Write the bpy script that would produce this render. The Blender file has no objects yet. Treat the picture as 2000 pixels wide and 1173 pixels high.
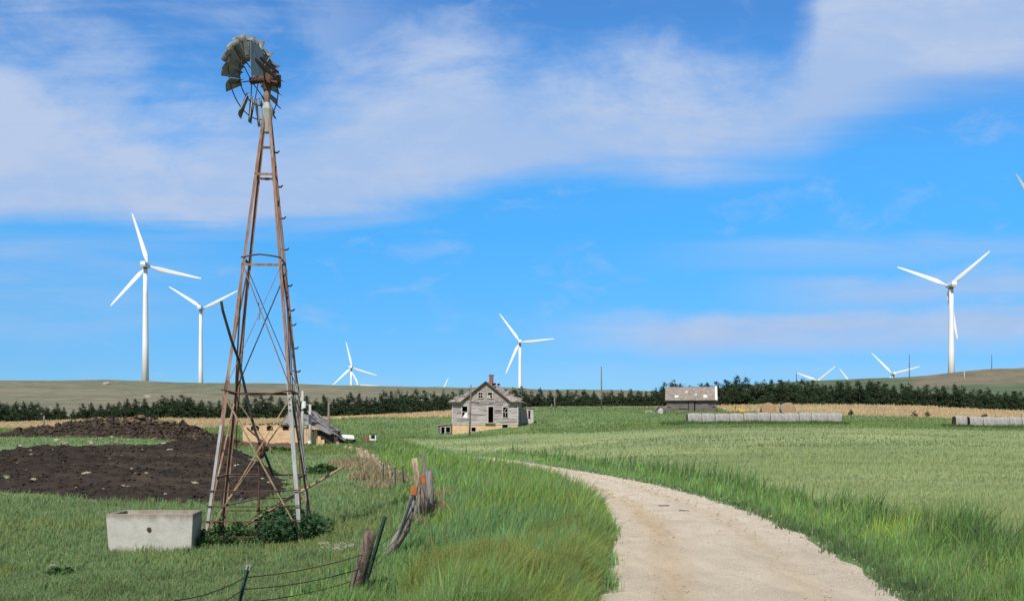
import bpy, math, random
import numpy as np
from mathutils import Vector, Matrix

S = bpy.context.scene
C = S.collection
R = math.radians
random.seed(7)
rng = np.random.default_rng(11)

# ------------------------------------------------------------------ camera
F, HY, ZC = 2000.0, 845.0, 1.9          # focal length / horizon in photo pixels, eye height
cam_d = bpy.data.cameras.new('camera')
cam = bpy.data.objects.new('camera', cam_d); C.objects.link(cam)
cam.location = (0, 0, ZC); cam.rotation_euler = (R(90), 0, 0)
cam_d.sensor_width = 36; cam_d.lens = 36 * F / 2000
cam_d.shift_y = (HY - 586.5) / 2000
cam_d.clip_start = 0.1; cam_d.clip_end = 20000
S.camera = cam

# ------------------------------------------------------------------ light
SUN_EL, SUN_AZ = R(47), R(14)           # sun stands behind the camera, a little to the left
sun_d = bpy.data.lights.new('sun', 'SUN'); sun_d.energy = 4.7; sun_d.angle = R(0.5); sun_d.color = (1, .95, .87)
sun = bpy.data.objects.new('sun', sun_d); C.objects.link(sun)
trav = Vector((math.sin(SUN_AZ) * math.cos(SUN_EL), math.cos(SUN_AZ) * math.cos(SUN_EL), -math.sin(SUN_EL)))
sun.rotation_euler = trav.to_track_quat('-Z', 'Y').to_euler()
S.view_settings.view_transform = 'Standard'; S.view_settings.look = 'None'
S.view_settings.exposure = 0; S.view_settings.gamma = 1; S.view_settings.use_curve_mapping = False
S.cycles.max_bounces = 6; S.cycles.diffuse_bounces = 3; S.cycles.glossy_bounces = 2
S.cycles.transmission_bounces = 3; S.cycles.transparent_max_bounces = 4
S.cycles.use_denoising = True

W = bpy.data.worlds.new('World'); S.world = W; W.use_nodes = True
WN, WL = W.node_tree.nodes, W.node_tree.links
WN.clear()


class G:
    """small node-graph builder"""
    def __init__(s, tree): s.n, s.l = tree.nodes, tree.links
    def new(s, t, **kw):
        n = s.n.new(t)
        for k, v in kw.items(): setattr(n, k, v)
        return n
    def put(s, sock, v):
        if hasattr(v, 'is_output'): s.l.new(v, sock)
        elif isinstance(v, (tuple, list)) and len(v) == 3 and sock.type == 'RGBA': sock.default_value = (*v, 1)
        else: sock.default_value = v
    def m(s, op, a, b=None, c=None, clamp=False):
        n = s.new('ShaderNodeMath', operation=op); n.use_clamp = clamp
        for i, v in enumerate((a, b, c)):
            if v is not None: s.put(n.inputs[i], v)
        return n.outputs[0]
    def step(s, v, lo, hi, o0=0.0, o1=1.0, kind='SMOOTHSTEP'):
        n = s.new('ShaderNodeMapRange', interpolation_type=kind); n.clamp = True
        for i, x in enumerate((v, lo, hi, o0, o1)): s.put(n.inputs[i], x)
        return n.outputs[0]
    def mix(s, f, a, b, blend='MIX'):
        n = s.new('ShaderNodeMix', data_type='RGBA', blend_type=blend)
        s.put(n.inputs[0], f); s.put(n.inputs[6], a); s.put(n.inputs[7], b)
        return n.outputs[2]
    def noise(s, vec, scale=1, detail=6, rough=.55, dist=0.0):
        n = s.new('ShaderNodeTexNoise'); s.put(n.inputs['Vector'], vec)
        n.inputs['Scale'].default_value = scale; n.inputs['Detail'].default_value = detail
        n.inputs['Roughness'].default_value = rough; n.inputs['Distortion'].default_value = dist
        return n.outputs[0]
    def vec(s, x, y, z=0.0):
        n = s.new('ShaderNodeCombineXYZ')
        for i, v in enumerate((x, y, z)): s.put(n.inputs[i], v)
        return n.outputs[0]
    def mapv(s, vec, scale=(1, 1, 1), loc=(0, 0, 0), rot=(0, 0, 0)):
        n = s.new('ShaderNodeMapping'); s.put(n.inputs[0], vec)
        n.inputs['Location'].default_value = loc; n.inputs['Rotation'].default_value = rot
        n.inputs['Scale'].default_value = scale
        return n.outputs[0]
    def curve(s, v, pts):
        n = s.new('ShaderNodeFloatCurve'); s.put(n.inputs['Value'], v)
        c = n.mapping.curves[0]
        c.points[0].location = pts[0]; c.points[1].location = pts[-1]
        for p in pts[1:-1]: c.points.new(*p)
        n.mapping.update()
        return n.outputs[0]
    def ramp(s, v, stops, interp='LINEAR'):
        n = s.new('ShaderNodeValToRGB'); s.put(n.inputs[0], v)
        e = n.color_ramp.elements; n.color_ramp.interpolation = interp
        while len(e) < len(stops): e.new(.5)
        for q, (p, c) in zip(e, stops): q.position = p; q.color = (*c, 1)
        return n.outputs[0]


SKY_STRENGTH = 0.1
g = G(W.node_tree)
sky = g.new('ShaderNodeTexSky'); sky.sky_type = 'NISHITA'; sky.sun_disc = False
sky.sun_elevation = SUN_EL; sky.sun_rotation = math.pi + SUN_AZ
sky.altitude = 400; sky.air_density = 1.0; sky.dust_density = 0.3; sky.ozone_density = 3.0
tc = g.new('ShaderNodeTexCoord')
sx = g.new('ShaderNodeSeparateXYZ'); g.l.new(tc.outputs['Generated'], sx.inputs[0])
ay = g.m('MAXIMUM', g.m('ABSOLUTE', sx.outputs[1]), 0.12)
u = g.m('DIVIDE', sx.outputs[0], ay)            # bearing and height on the sky dome
v = g.m('DIVIDE', sx.outputs[2], ay)
PX = g.m('ADD', g.m('MULTIPLY', u, 2.0), 1.0)   # thousands: 0..2 across the view
PY = g.m('SUBTRACT', 0.845, g.m('MULTIPLY', v, 2.0))
s_ = g.m('DIVIDE', g.m('ADD', PX, 0.4), 2.8, clamp=True)
X = lambda p: (p + 400) / 2800


def pc(pts):  # (px, py) -> curve, py/1000 remapped from [-0.5, 1]
    return g.m('SUBTRACT', g.m('MULTIPLY', g.curve(s_, [(X(a), (b + 500) / 1500) for a, b in pts]), 1.5), 0.5)


low = pc([(-400, 430), (0, 442), (240, 452), (480, 452), (640, 438), (780, 418), (950, 383), (1100, 368), (1400, 372), (1560, 345), (1700, 285), (1850, 225), (2000, 205), (2400, 190)])
upp = pc([(-400, 60), (0, 120), (160, 235), (300, 275), (450, 225), (600, 205), (740, 140), (860, 100), (1000, 135), (1200, 158), (1380, 165), (1500, 150), (1575, 70), (1640, -90), (2000, -260), (2400, -240)])
nv = g.vec(g.m('MULTIPLY', PX, 1.0), g.m('MULTIPLY', PY, 2.1), 0.3)
nA = g.noise(nv, 2.6, 9, .58, .35)
nB = g.noise(g.mapv(nv, (1, 1, 1), (3.1, 1.7, 0)), 6.5, 8, .6, .5)
nS = g.noise(g.mapv(nv, (.55, 2.6, 1), (0.4, 4.2, 0)), 3.2, 8, .6, .6)   # thin drawn-out wisps
ca = g.m('SUBTRACT', nA, .5); cb = g.m('SUBTRACT', nB, .5); cs = g.m('SUBTRACT', nS, .5)
edge_lo = g.m('ADD', g.m('SUBTRACT', low, PY), g.m('ADD', g.m('MULTIPLY', ca, .07), g.m('MULTIPLY', cs, .10)))
edge_up = g.m('ADD', g.m('SUBTRACT', PY, upp), g.m('ADD', g.m('MULTIPLY', ca, .30), g.m('MULTIPLY', cb, .16)))
band = g.m('MULTIPLY', g.step(edge_lo, -.02, g.step(PX, .9, 1.5, .05, .13)), g.step(edge_up, -.11, .10))
body = g.m('ADD', .92, g.m('MULTIPLY', g.m('ADD', ca, g.m('MULTIPLY', cs, .6)), .75), clamp=True)
body = g.m('MAXIMUM', body, .90)
band = g.m('MULTIPLY', band, body)
# thin veil over the upper left, left low, and streaks low on the right
veil = g.m('MULTIPLY', g.step(PX, 1.02, .35), g.m('MULTIPLY', g.step(PY, .45, .30), g.step(g.m('ADD', nA, g.m('MULTIPLY', cs, .35)), .36, .66)))
veil = g.m('MULTIPLY', veil, .62)
leftlow = g.m('MULTIPLY', g.step(PX, .62, .02), g.m('MULTIPLY', g.step(PY, .42, .50), g.step(PY, .76, .52)))
leftlow = g.m('MULTIPLY', leftlow, g.m('ADD', .42, g.m('MULTIPLY', cs, 1.5), clamp=True))
topveil = g.m('MULTIPLY', g.step(g.m('ADD', nB, g.m('MULTIPLY', cs, .2)), .52, .80), .36)


def streak(x0, y0, slope, thick, a, b, op, c=9., d_=10.):
    cy = g.m('ADD', y0, g.m('MULTIPLY', g.m('SUBTRACT', PX, x0), slope))
    d = g.m('ABSOLUTE', g.m('ADD', g.m('SUBTRACT', PY, cy), g.m('ADD', g.m('MULTIPLY', cs, thick * 1.3), g.m('MULTIPLY', ca, thick * 1.2))))
    m_ = g.m('MULTIPLY', g.step(d, thick, thick * .15), g.m('MULTIPLY', g.step(PX, a, b), g.step(PX, d_, c)))
    return g.m('MULTIPLY', m_, g.m('MULTIPLY', g.m('ADD', .75, g.m('MULTIPLY', cs, 1.4), clamp=True), op))


dens = band
for q in (veil, leftlow, topveil,
          streak(1.6, .495, -.05, .044, 1.15, 1.7, .5), streak(1.75, .560, -.06, .060, 1.35, 1.75, .9),
          streak(1.55, .645, -.03, .064, .95, 1.4, 1.1), streak(1.3, .735, -.01, .040, .7, 1.3, .22),
          streak(.40, .462, -.02, .018, .0, .3, .30, .45, .75), streak(.66, .432, -.08, .024, .45, .6, .5, .74, .90)):
    dens = g.m('MAXIMUM', dens, q)
hs = g.new('ShaderNodeHueSaturation'); hs.inputs['Saturation'].default_value = 1.0
g.l.new(sky.outputs[0], hs.inputs['Color'])
# colour balance of the clear sky by height (the phone's rendering of a deep prairie blue)
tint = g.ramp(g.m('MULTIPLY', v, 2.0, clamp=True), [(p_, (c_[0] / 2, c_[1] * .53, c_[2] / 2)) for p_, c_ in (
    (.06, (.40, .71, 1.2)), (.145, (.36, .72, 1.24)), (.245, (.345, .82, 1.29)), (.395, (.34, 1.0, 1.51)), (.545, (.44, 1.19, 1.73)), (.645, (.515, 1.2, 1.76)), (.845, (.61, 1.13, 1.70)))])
away = g.m('MAXIMUM', g.step(v, .46, .85), g.step(sx.outputs[1], .15, -.25))   # overhead and behind, unseen: sky dimmed and greyed to cut blue fill, deepen shadows
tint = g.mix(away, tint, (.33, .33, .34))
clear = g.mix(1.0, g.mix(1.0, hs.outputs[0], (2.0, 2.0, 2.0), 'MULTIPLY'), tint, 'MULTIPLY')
k = 1 / SKY_STRENGTH
cl_hi = (.475 * k, .59 * k, .815 * k); cl_lo = (.41 * k, .55 * k, .81 * k)
cloud = g.mix(g.step(g.m('ADD', nA, g.m('MULTIPLY', cb, .5)), .38, .66), cl_lo, cl_hi)
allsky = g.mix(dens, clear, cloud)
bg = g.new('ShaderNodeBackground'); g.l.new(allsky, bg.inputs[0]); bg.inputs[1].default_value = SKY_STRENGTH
wo = g.new('ShaderNodeOutputWorld'); g.l.new(bg.outputs[0], wo.inputs[0])


# ------------------------------------------------------------------ helpers
def at(px, py, Y): return Vector(((px - 1000) / F * Y, Y, ZC + (HY - py) / F * Y))


def wloc(o):
    p = Vector((0, 0, 0))
    while o is not None: p = p + o.location; o = o.parent
    return p


def tag(o, label=None, cat=None, group=None, kind=None):
    for k_, v_ in (('label', label), ('category', cat), ('group', group), ('kind', kind)):
        if v_: o[k_] = v_
    return o


def empty(name, loc, label, cat, group=None):
    o = bpy.data.objects.new(name, None); C.objects.link(o); o.location = loc; o.empty_display_size = .2
    return tag(o, label, cat, group)


def link_mesh(name, me, m, parent=None, loc=None):
    o = bpy.data.objects.new(name, me); C.objects.link(o)
    if m: me.materials.append(m)
    if parent: o.parent = parent
    if loc is not None: o.location = loc
    return o


class MB:
    def __init__(s): s.v, s.f = [], []
    def add(s, vs, fs):
        b = len(s.v); s.v += [tuple(p) for p in vs]; s.f += [tuple(i + b for i in f) for f in fs]; return s
    def box(s, c, size, rot=None, taper=(1, 1)):
        c = Vector(c); hx, hy, hz = size[0] / 2, size[1] / 2, size[2] / 2
        vs = []
        for z in (-1, 1):
            tx, ty = taper if z > 0 else (1, 1)
            for x, y in ((-1, -1), (1, -1), (1, 1), (-1, 1)):
                p = Vector((x * hx * tx, y * hy * ty, z * hz))
                if rot is not None: p = rot @ p
                vs.append(c + p)
        return s.add(vs, [(0, 3, 2, 1), (4, 5, 6, 7), (0, 1, 5, 4), (1, 2, 6, 5), (2, 3, 7, 6), (3, 0, 4, 7)])
    def beam(s, a, b, w, h=None, up=(0, 0, 1)):
        a, b = Vector(a), Vector(b); h = h or w; d = (b - a).normalized(); up = Vector(up)
        if abs(d.dot(up)) > .97: up = Vector((0, 1, 0))
        x = d.cross(up).normalized(); y = x.cross(d).normalized()
        vs = [p + x * sx_ * w / 2 + y * sy_ * h / 2 for p in (a, b) for sx_, sy_ in ((-1, -1), (1, -1), (1, 1), (-1, 1))]
        return s.add(vs, [(0, 3, 2, 1), (4, 5, 6, 7), (0, 1, 5, 4), (1, 2, 6, 5), (2, 3, 7, 6), (3, 0, 4, 7)])
    def angle(s, a, b, w, t, da, db):
        """L-section iron from a to b with legs along da and db"""
        a, b = Vector(a), Vector(b); da, db = Vector(da).normalized(), Vector(db).normalized()
        sec = [(0, 0), (w, 0), (w, t), (t, t), (t, w), (0, w)]
        vs = [p + da * i + db * j for p in (a, b) for i, j in sec]
        fs = [(i, (i + 1) % 6, 6 + (i + 1) % 6, 6 + i) for i in range(6)] + [(5, 4, 3, 2, 1, 0), (6, 7, 8, 9, 10, 11)]
        return s.add(vs, fs)
    def tube(s, pts, r, n=8, cap=True, wob=0.0):
        pts = [Vector(p) for p in pts]; rs = r if isinstance(r, (list, tuple)) else [r] * len(pts)
        vs, fs = [], []; prev = None
        for i, p in enumerate(pts):
            d = (pts[min(i + 1, len(pts) - 1)] - pts[max(i - 1, 0)]).normalized()
            if prev is None:
                ref = Vector((0, 0, 1)) if abs(d.z) < .9 else Vector((1, 0, 0)); x = d.cross(ref).normalized()
            else: x = (prev - d * prev.dot(d)).normalized()
            prev = x; y = d.cross(x)
            for k_ in range(n):
                t = 2 * math.pi * k_ / n; q = rs[i] * (1 + random.uniform(-wob, wob))
                vs.append(p + x * math.cos(t) * q + y * math.sin(t) * q)
        for i in range(len(pts) - 1):
            for k_ in range(n):
                a, b = i * n + k_, i * n + (k_ + 1) % n
                fs.append((a, b, b + n, a + n))
        if cap: fs += [tuple(range(n - 1, -1, -1)), tuple(range((len(pts) - 1) * n, len(pts) * n))]
        return s.add(vs, fs)
    def ring(s, c, axis, R_, r, n=32, m_=6):
        c, axis = Vector(c), Vector(axis).normalized()
        x = axis.orthogonal().normalized(); y = axis.cross(x)
        vs, fs = [], []
        for i in range(n):
            t = 2 * math.pi * i / n; d = x * math.cos(t) + y * math.sin(t)
            for j in range(m_):
                q = 2 * math.pi * j / m_
                vs.append(c + d * (R_ + r * math.cos(q)) + axis * r * math.sin(q))
        for i in range(n):
            for j in range(m_):
                a, b = i * m_ + j, i * m_ + (j + 1) % m_
                c2, d2 = ((i + 1) % n) * m_ + (j + 1) % m_, ((i + 1) % n) * m_ + j
                fs.append((a, b, c2, d2))
        return s.add(vs, fs)
    def prism(s, poly, off):
        poly = [Vector(p) for p in poly]; off = Vector(off); n = len(poly)
        return s.add(poly + [p + off for p in poly], [tuple(range(n - 1, -1, -1)), tuple(range(n, 2 * n))] + [(i, (i + 1) % n, n + (i + 1) % n, n + i) for i in range(n)])
    def build(s, name, m, parent=None, smooth=False, local=False, bevel=0):
        o_ = Vector((0, 0, 0)) if (parent is None or local) else wloc(parent)
        me = bpy.data.meshes.new(name)
        me.from_pydata([tuple(Vector(p) - o_) for p in s.v], [], s.f); me.update()
        if smooth: me.polygons.foreach_set('use_smooth', [True] * len(me.polygons))
        o = link_mesh(name, me, m, parent)
        if bevel:
            b = o.modifiers.new('bevel', 'BEVEL'); b.width = bevel; b.segments = 2; b.limit_method = 'ANGLE'
        return o


def np_mesh(name, V, loops, starts, m, cols=None, parent=None, smooth=False, loc=None):
    me = bpy.data.meshes.new(name)
    me.vertices.add(len(V)); me.vertices.foreach_set('co', np.ascontiguousarray(V, np.float32).ravel())
    me.loops.add(len(loops)); me.loops.foreach_set('vertex_index', np.ascontiguousarray(loops, np.int32).ravel())
    me.polygons.add(len(starts)); me.polygons.foreach_set('loop_start', np.ascontiguousarray(starts, np.int32))
    me.update(calc_edges=True)
    if smooth: me.polygons.foreach_set('use_smooth', np.ones(len(starts), bool))
    if cols is not None:
        a = me.attributes.new('tint', 'FLOAT_COLOR', 'POINT')
        c4 = np.ones((len(V), 4), np.float32); c4[:, :3] = cols
        a.data.foreach_set('color', c4.ravel())
    return link_mesh(name, me, m, parent, loc)


def grid_mesh(name, V, nr, nc, m, cols=None, **kw):
    i = np.arange(nr * nc).reshape(nr, nc)
    q = np.stack([i[:-1, :-1], i[:-1, 1:], i[1:, 1:], i[1:, :-1]], -1).reshape(-1)
    return np_mesh(name, V, q, np.arange(0, len(q), 4), m, cols, **kw)


def _hash(i, j, seed):
    h = (i.astype(np.int64) * 374761393 + j.astype(np.int64) * 668265263 + seed * 974634541) & 0xffffffff
    h = ((h ^ (h >> 13)) * 1274126177) & 0xffffffff
    return ((h ^ (h >> 16)) & 0xffff) / 65535.0


def vnoise(x, y, scale=1.0, seed=0, octv=3):
    x, y = np.asarray(x, float), np.asarray(y, float); out = np.zeros(np.broadcast(x, y).shape); amp, tot = 1.0, 0
    for o in range(octv):
        X_, Y_ = x * scale, y * scale; i, j = np.floor(X_), np.floor(Y_); fx, fy = X_ - i, Y_ - j
        fx, fy = fx * fx * (3 - 2 * fx), fy * fy * (3 - 2 * fy); i, j = i.astype(int), j.astype(int)
        a = _hash(i, j, seed + o); b = _hash(i + 1, j, seed + o); c = _hash(i, j + 1, seed + o); d = _hash(i + 1, j + 1, seed + o)
        out += amp * ((a * (1 - fx) + b * fx) * (1 - fy) + (c * (1 - fx) + d * fx) * fy); tot += amp; amp *= .5; scale *= 2.03
    return out / tot


def sst(x, a, b):
    t = np.clip((np.asarray(x, float) - a) / (b - a), 0, 1); return t * t * (3 - 2 * t)


# ------------------------------------------------------------------ materials
def mat(name, a, b=None, scale=4.0, stretch=(1, 1, 1), lo=.35, hi=.65, rough=.85, bump=.0, bscale=None, metallic=0.0,
        c=None, cscale=1.5, clo=.5, chi=.7, cstretch=(1, 1, 1), spec=.3, coords='Object', rot=(0, 0, 0)):
    """two colours mixed by stretched noise, an optional third one in larger patches, optional bump"""
    m_ = bpy.data.materials.new(name); m_.use_nodes = True
    q = G(m_.node_tree); bs = m_.node_tree.nodes['Principled BSDF']
    t = q.new('ShaderNodeTexCoord').outputs[coords]
    tv = q.mapv(t, stretch, rot=rot)
    col = a
    if b is not None:
        n = q.noise(tv, scale, 8, .62, .2); col = q.mix(q.step(n, lo, hi), a, b)
    if c is not None:
        n2 = q.noise(q.mapv(t, cstretch, (5.3, 2.2, 9.1), rot), cscale, 7, .6, .3); col = q.mix(q.step(n2, clo, chi), col, c)
    q.put(bs.inputs['Base Color'], col)
    bs.inputs['Roughness'].default_value = rough; bs.inputs['Metallic'].default_value = metallic
    bs.inputs['Specular IOR Level'].default_value = spec
    if bump:
        bn = q.new('ShaderNodeBump'); bn.inputs['Strength'].default_value = bump; bn.inputs['Distance'].default_value = .05
        q.l.new(q.noise(tv, bscale or scale * 2.5, 6, .65), bn.inputs['Height']); q.l.new(bn.outputs[0], bs.inputs['Normal'])
    return m_


def tint_mat(name, leaf=False, transl=.3, rough=.9, nscale=None, namp=.35, bump=0.0):
    """base colour from the mesh's own 'tint' attribute (kind of ground / kind of plant)"""
    m_ = bpy.data.materials.new(name); m_.use_nodes = True
    q = G(m_.node_tree); bs = m_.node_tree.nodes['Principled BSDF']
    at_ = q.new('ShaderNodeAttribute'); at_.attribute_name = 'tint'; col = at_.outputs['Color']
    if nscale:
        t = q.new('ShaderNodeTexCoord').outputs['Object']
        f = 1.0
        n1 = q.noise(t, nscale, 8, .7); n2 = q.noise(q.mapv(t, (1, .3, 1) if name == 'gravel' else (.25, 1, 1)), nscale * .12, 6, .6, .5)
        f = q.m('MULTIPLY', q.step(n1, .2, .8, 1 - namp, 1 + namp, 'LINEAR'), q.step(n2, .25, .75, 1 - namp * .6, 1 + namp * .6, 'LINEAR'))
        if name == 'ground_cover': f = q.m('MULTIPLY', f, q.step(q.noise(q.mapv(t, (.35, 1, 1)), .22, 7, .7, .4), .25, .75, .72, 1.28, 'LINEAR'))
        col = q.mix(1.0, col, q.vec(f, f, f), 'MULTIPLY')
        if bump:
            bn = q.new('ShaderNodeBump'); bn.inputs['Strength'].default_value = bump; bn.inputs['Distance'].default_value = .08
            q.l.new(n1, bn.inputs['Height']); q.l.new(bn.outputs[0], bs.inputs['Normal'])
    q.put(bs.inputs['Base Color'], col); bs.inputs['Roughness'].default_value = rough
    bs.inputs['Specular IOR Level'].default_value = .15
    if leaf:
        tr = q.new('ShaderNodeBsdfTranslucent'); q.put(tr.inputs[0], col)
        mx = q.new('ShaderNodeMixShader'); mx.inputs[0].default_value = transl
        q.l.new(bs.outputs[0], mx.inputs[1]); q.l.new(tr.outputs[0], mx.inputs[2])
        q.l.new(mx.outputs[0], m_.node_tree.nodes['Material Output'].inputs[0])
    return m_


M = {}
M['ground'] = tint_mat('ground_cover', nscale=3.0, namp=.30, bump=.5)
M['blade'] = tint_mat('grass_blade', leaf=True, transl=.35)
M['needle'] = tint_mat('cedar_needles', leaf=True, transl=.12)
M['leaf'] = tint_mat('weed_leaf', leaf=True, transl=.25, rough=.6)
M['road'] = tint_mat('gravel', nscale=24, namp=.22, bump=.9)
M['pebble'] = mat('pebble', (.56, .49, .40), (.40, .33, .26), 9, spec=.1)
M['stone'] = mat('field_stone', (.44, .38, .31), (.30, .25, .19), 6, bump=.4, spec=.1)
M['dirt'] = mat('dark_soil', (.026, .020, .016), (.056, .043, .033), 1.1, lo=.3, hi=.7, bump=1.0, bscale=9, c=(.080, .061, .044), cscale=.35, clo=.5, chi=.72, cstretch=(.5, 1, 1), spec=.1)
M['manure'] = mat('manure', (.028, .022, .018), (.085, .066, .050), 3.2, bump=1.0, bscale=7, c=(.17, .125, .08), cscale=.8, clo=.56, chi=.72, spec=.1)
M['straw'] = mat('old_straw', (.27, .19, .11), (.13, .09, .055), 6, bump=1, spec=.1)
M['rust'] = mat('rusty_iron', (.20, .095, .060), (.30, .20, .155), 3, (6, 6, 1), rough=.75, c=(.36, .31, .27), cscale=1.3, clo=.54, chi=.68, cstretch=(4, 4, .6), bump=.2)
M['rustdark'] = mat('dark_rust', (.060, .034, .026), (.13, .066, .045), 5, rough=.8, bump=.3)
M['galv'] = mat('weathered_zinc', (.42, .43, .41), (.30, .31, .30), 3, (5, 5, 1), rough=.55, metallic=.25, c=(.27, .17, .11), cscale=1.5, clo=.62, chi=.74, cstretch=(4, 4, .7))
M['sail'] = mat('galvanised_sheet', (.17, .19, .185), (.27, .29, .28), 7, rough=.55, metallic=.25, c=(.11, .12, .118), cscale=4, clo=.5, chi=.75)
M['darksteel'] = mat('dark_steel', (.050, .052, .055), (.09, .085, .08), 4, rough=.6, metallic=.3)
M['concrete'] = mat('trough_concrete', (.50, .485, .45), (.40, .385, .355), 5, lo=.3, hi=.75, c=(.33, .28, .225), cscale=2.0, clo=.60, chi=.78, cstretch=(1, 1, .5), bump=.25, bscale=30, spec=.15)
def stained(m_, z0, z1, col):
    q = G(m_.node_tree); bs = m_.node_tree.nodes['Principled BSDF']; old = bs.inputs['Base Color'].links[0].from_socket
    t = q.new('ShaderNodeTexCoord').outputs['Object']; sp = q.new('ShaderNodeSeparateXYZ'); q.l.new(t, sp.inputs[0])
    f = q.step(q.m('ADD', sp.outputs[2], q.m('MULTIPLY', q.noise(q.mapv(t, (3, 3, .8)), 2.0, 6, .6), .34)), z0, z1)
    f2 = q.step(q.m('ADD', sp.outputs[2], q.m('MULTIPLY', q.noise(q.mapv(t, (4, 4, 1)), 3.0, 6, .6), .25)), .22, .10)
    q.l.new(q.mix(q.m('MULTIPLY', f2, .55), q.mix(q.m('MULTIPLY', f, .8), old, col), (.20, .19, .12)), bs.inputs['Base Color'])


stained(M['concrete'], .70, .86, (.22, .17, .125))
M['water'] = mat('trough_water', (.015, .02, .02), rough=.05, spec=.5)
M['white'] = mat('turbine_paint', (.80, .82, .81), (.77, .79, .78), 1, rough=.4)
M['nacgrey'] = mat('turbine_grey', (.16, .19, .22), rough=.5)
M['wood'] = mat('grey_wood', (.30, .275, .25), (.145, .125, .115), 2.2, (4, 4, .4), lo=.35, hi=.68, bump=.4, c=(.10, .085, .078), cscale=3, clo=.58, chi=.66, cstretch=(5, 5, .25))
M['clap'] = mat('weathered_clapboard', (.47, .425, .415), (.27, .24, .232), 1.0, (.45, .45, 5.0), lo=.38, hi=.62, c=(.075, .062, .06), cscale=1.2, clo=.555, chi=.61, cstretch=(.5, .5, 4.5), bump=.6, bscale=2)
M['shingle'] = mat('wood_shingles', (.37, .325, .29), (.245, .21, .185), 3.2, (1, 1, 1), c=(.10, .085, .078), cscale=3.2, clo=.57, chi=.64, bump=.8, bscale=6)
M['trim'] = mat('peeling_trim', (.56, .53, .50), (.36, .33, .31), 3)
M['darkwood'] = mat('dark_eave_wood', (.075, .060, .055), (.045, .036, .034), 4)
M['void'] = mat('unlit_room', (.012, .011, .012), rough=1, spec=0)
M['glass'] = mat('old_glass', (.35, .40, .45), (.05, .055, .06), 2.0, lo=.45, hi=.55, rough=.12, spec=.6)
M['lime'] = mat('limestone', (.66, .47, .29), (.52, .35, .20), 1.6, (1, 1, 3), c=(.36, .23, .13), cscale=2.2, clo=.58, chi=.68, cstretch=(.8, .8, 4), bump=.8, bscale=4)
M['brick'] = mat('red_brick', (.28, .12, .095), (.19, .080, .065), 5, bump=.5)
M['redearth'] = mat('red_rubble', (.150, .080, .062), (.10, .055, .045), 3, bump=1, c=(.06, .04, .034), cscale=2)
M['barnwall'] = mat('barn_boards', (.17, .150, .145), (.10, .086, .082), 1.2, (.5, .5, 4), bump=.5, c=(.035, .03, .03), cscale=1.3, clo=.60, chi=.65, cstretch=(.45, .45, 5))
M['barnroof'] = mat('barn_shingles', (.33, .28, .24), (.20, .17, .145), 2.2, c=(.085, .07, .062), cscale=2.6, clo=.58, chi=.66, bump=.7, bscale=5)
M['bale'] = mat('net_wrapped_hay', (.38, .37, .345), (.27, .26, .24), 1.8, (1.5, 1, 1), c=(.22, .185, .14), cscale=1.3, clo=.56, chi=.72, bump=.6, bscale=6)
M['baletan'] = mat('tan_hay', (.42, .28, .17), (.30, .19, .11), 4, bump=.8, bscale=8)
M['baleend'] = mat('rotting_bale_end', (.13, .070, .048), (.055, .036, .030), 2.5, bump=.6)
M['tpost'] = mat('green_steel', (.030, .070, .055), (.055, .085, .072), 6, rough=.5)
M['post'] = mat('fence_wood', (.27, .215, .165), (.12, .090, .070), 3.2, (9, 9, .6), lo=.38, hi=.64, bump=.9, bscale=5)
M['palepost'] = mat('pale_post', (.52, .42, .29), (.22, .16, .11), 4, (5, 5, 1), bump=.6)
M['orange'] = mat('faded_orange', (.43, .15, .042), (.30, .10, .035), 6)
M['wire'] = mat('rusty_wire', (.040, .034, .032), rough=.7)
M['yellow'] = mat('yellow_paint', (.62, .34, .05), (.48, .25, .04), 3)
M['red'] = mat('faded_red', (.36, .10, .065), (.25, .07, .05), 4)
M['whitewash'] = mat('white_sheet_metal', (.78, .79, .76), (.68, .69, .66), 2)
M['tyre'] = mat('old_rubber', (.17, .165, .155), (.10, .095, .09), 4)
M['greywood'] = mat('silvered_timber', (.33, .32, .315), (.19, .18, .178), 2.5, (1, 1, 1), c=(.06, .055, .055), cscale=2.5, clo=.56, chi=.62, bump=.6)
M['polewood'] = mat('utility_pole_wood', (.21, .185, .17), (.14, .12, .11), 3, (6, 6, .5))
M['palepole'] = mat('bleached_pole', (.52, .50, .46), (.38, .36, .33), 3, (6, 6, .5))
M['tanpole'] = mat('tan_pole', (.42, .30, .185), (.28, .19, .12), 4, (1, 1, 1), bump=.3)
M['bark'] = mat('cedar_bark', (.10, .07, .055), (.06, .045, .036), 6)

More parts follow.
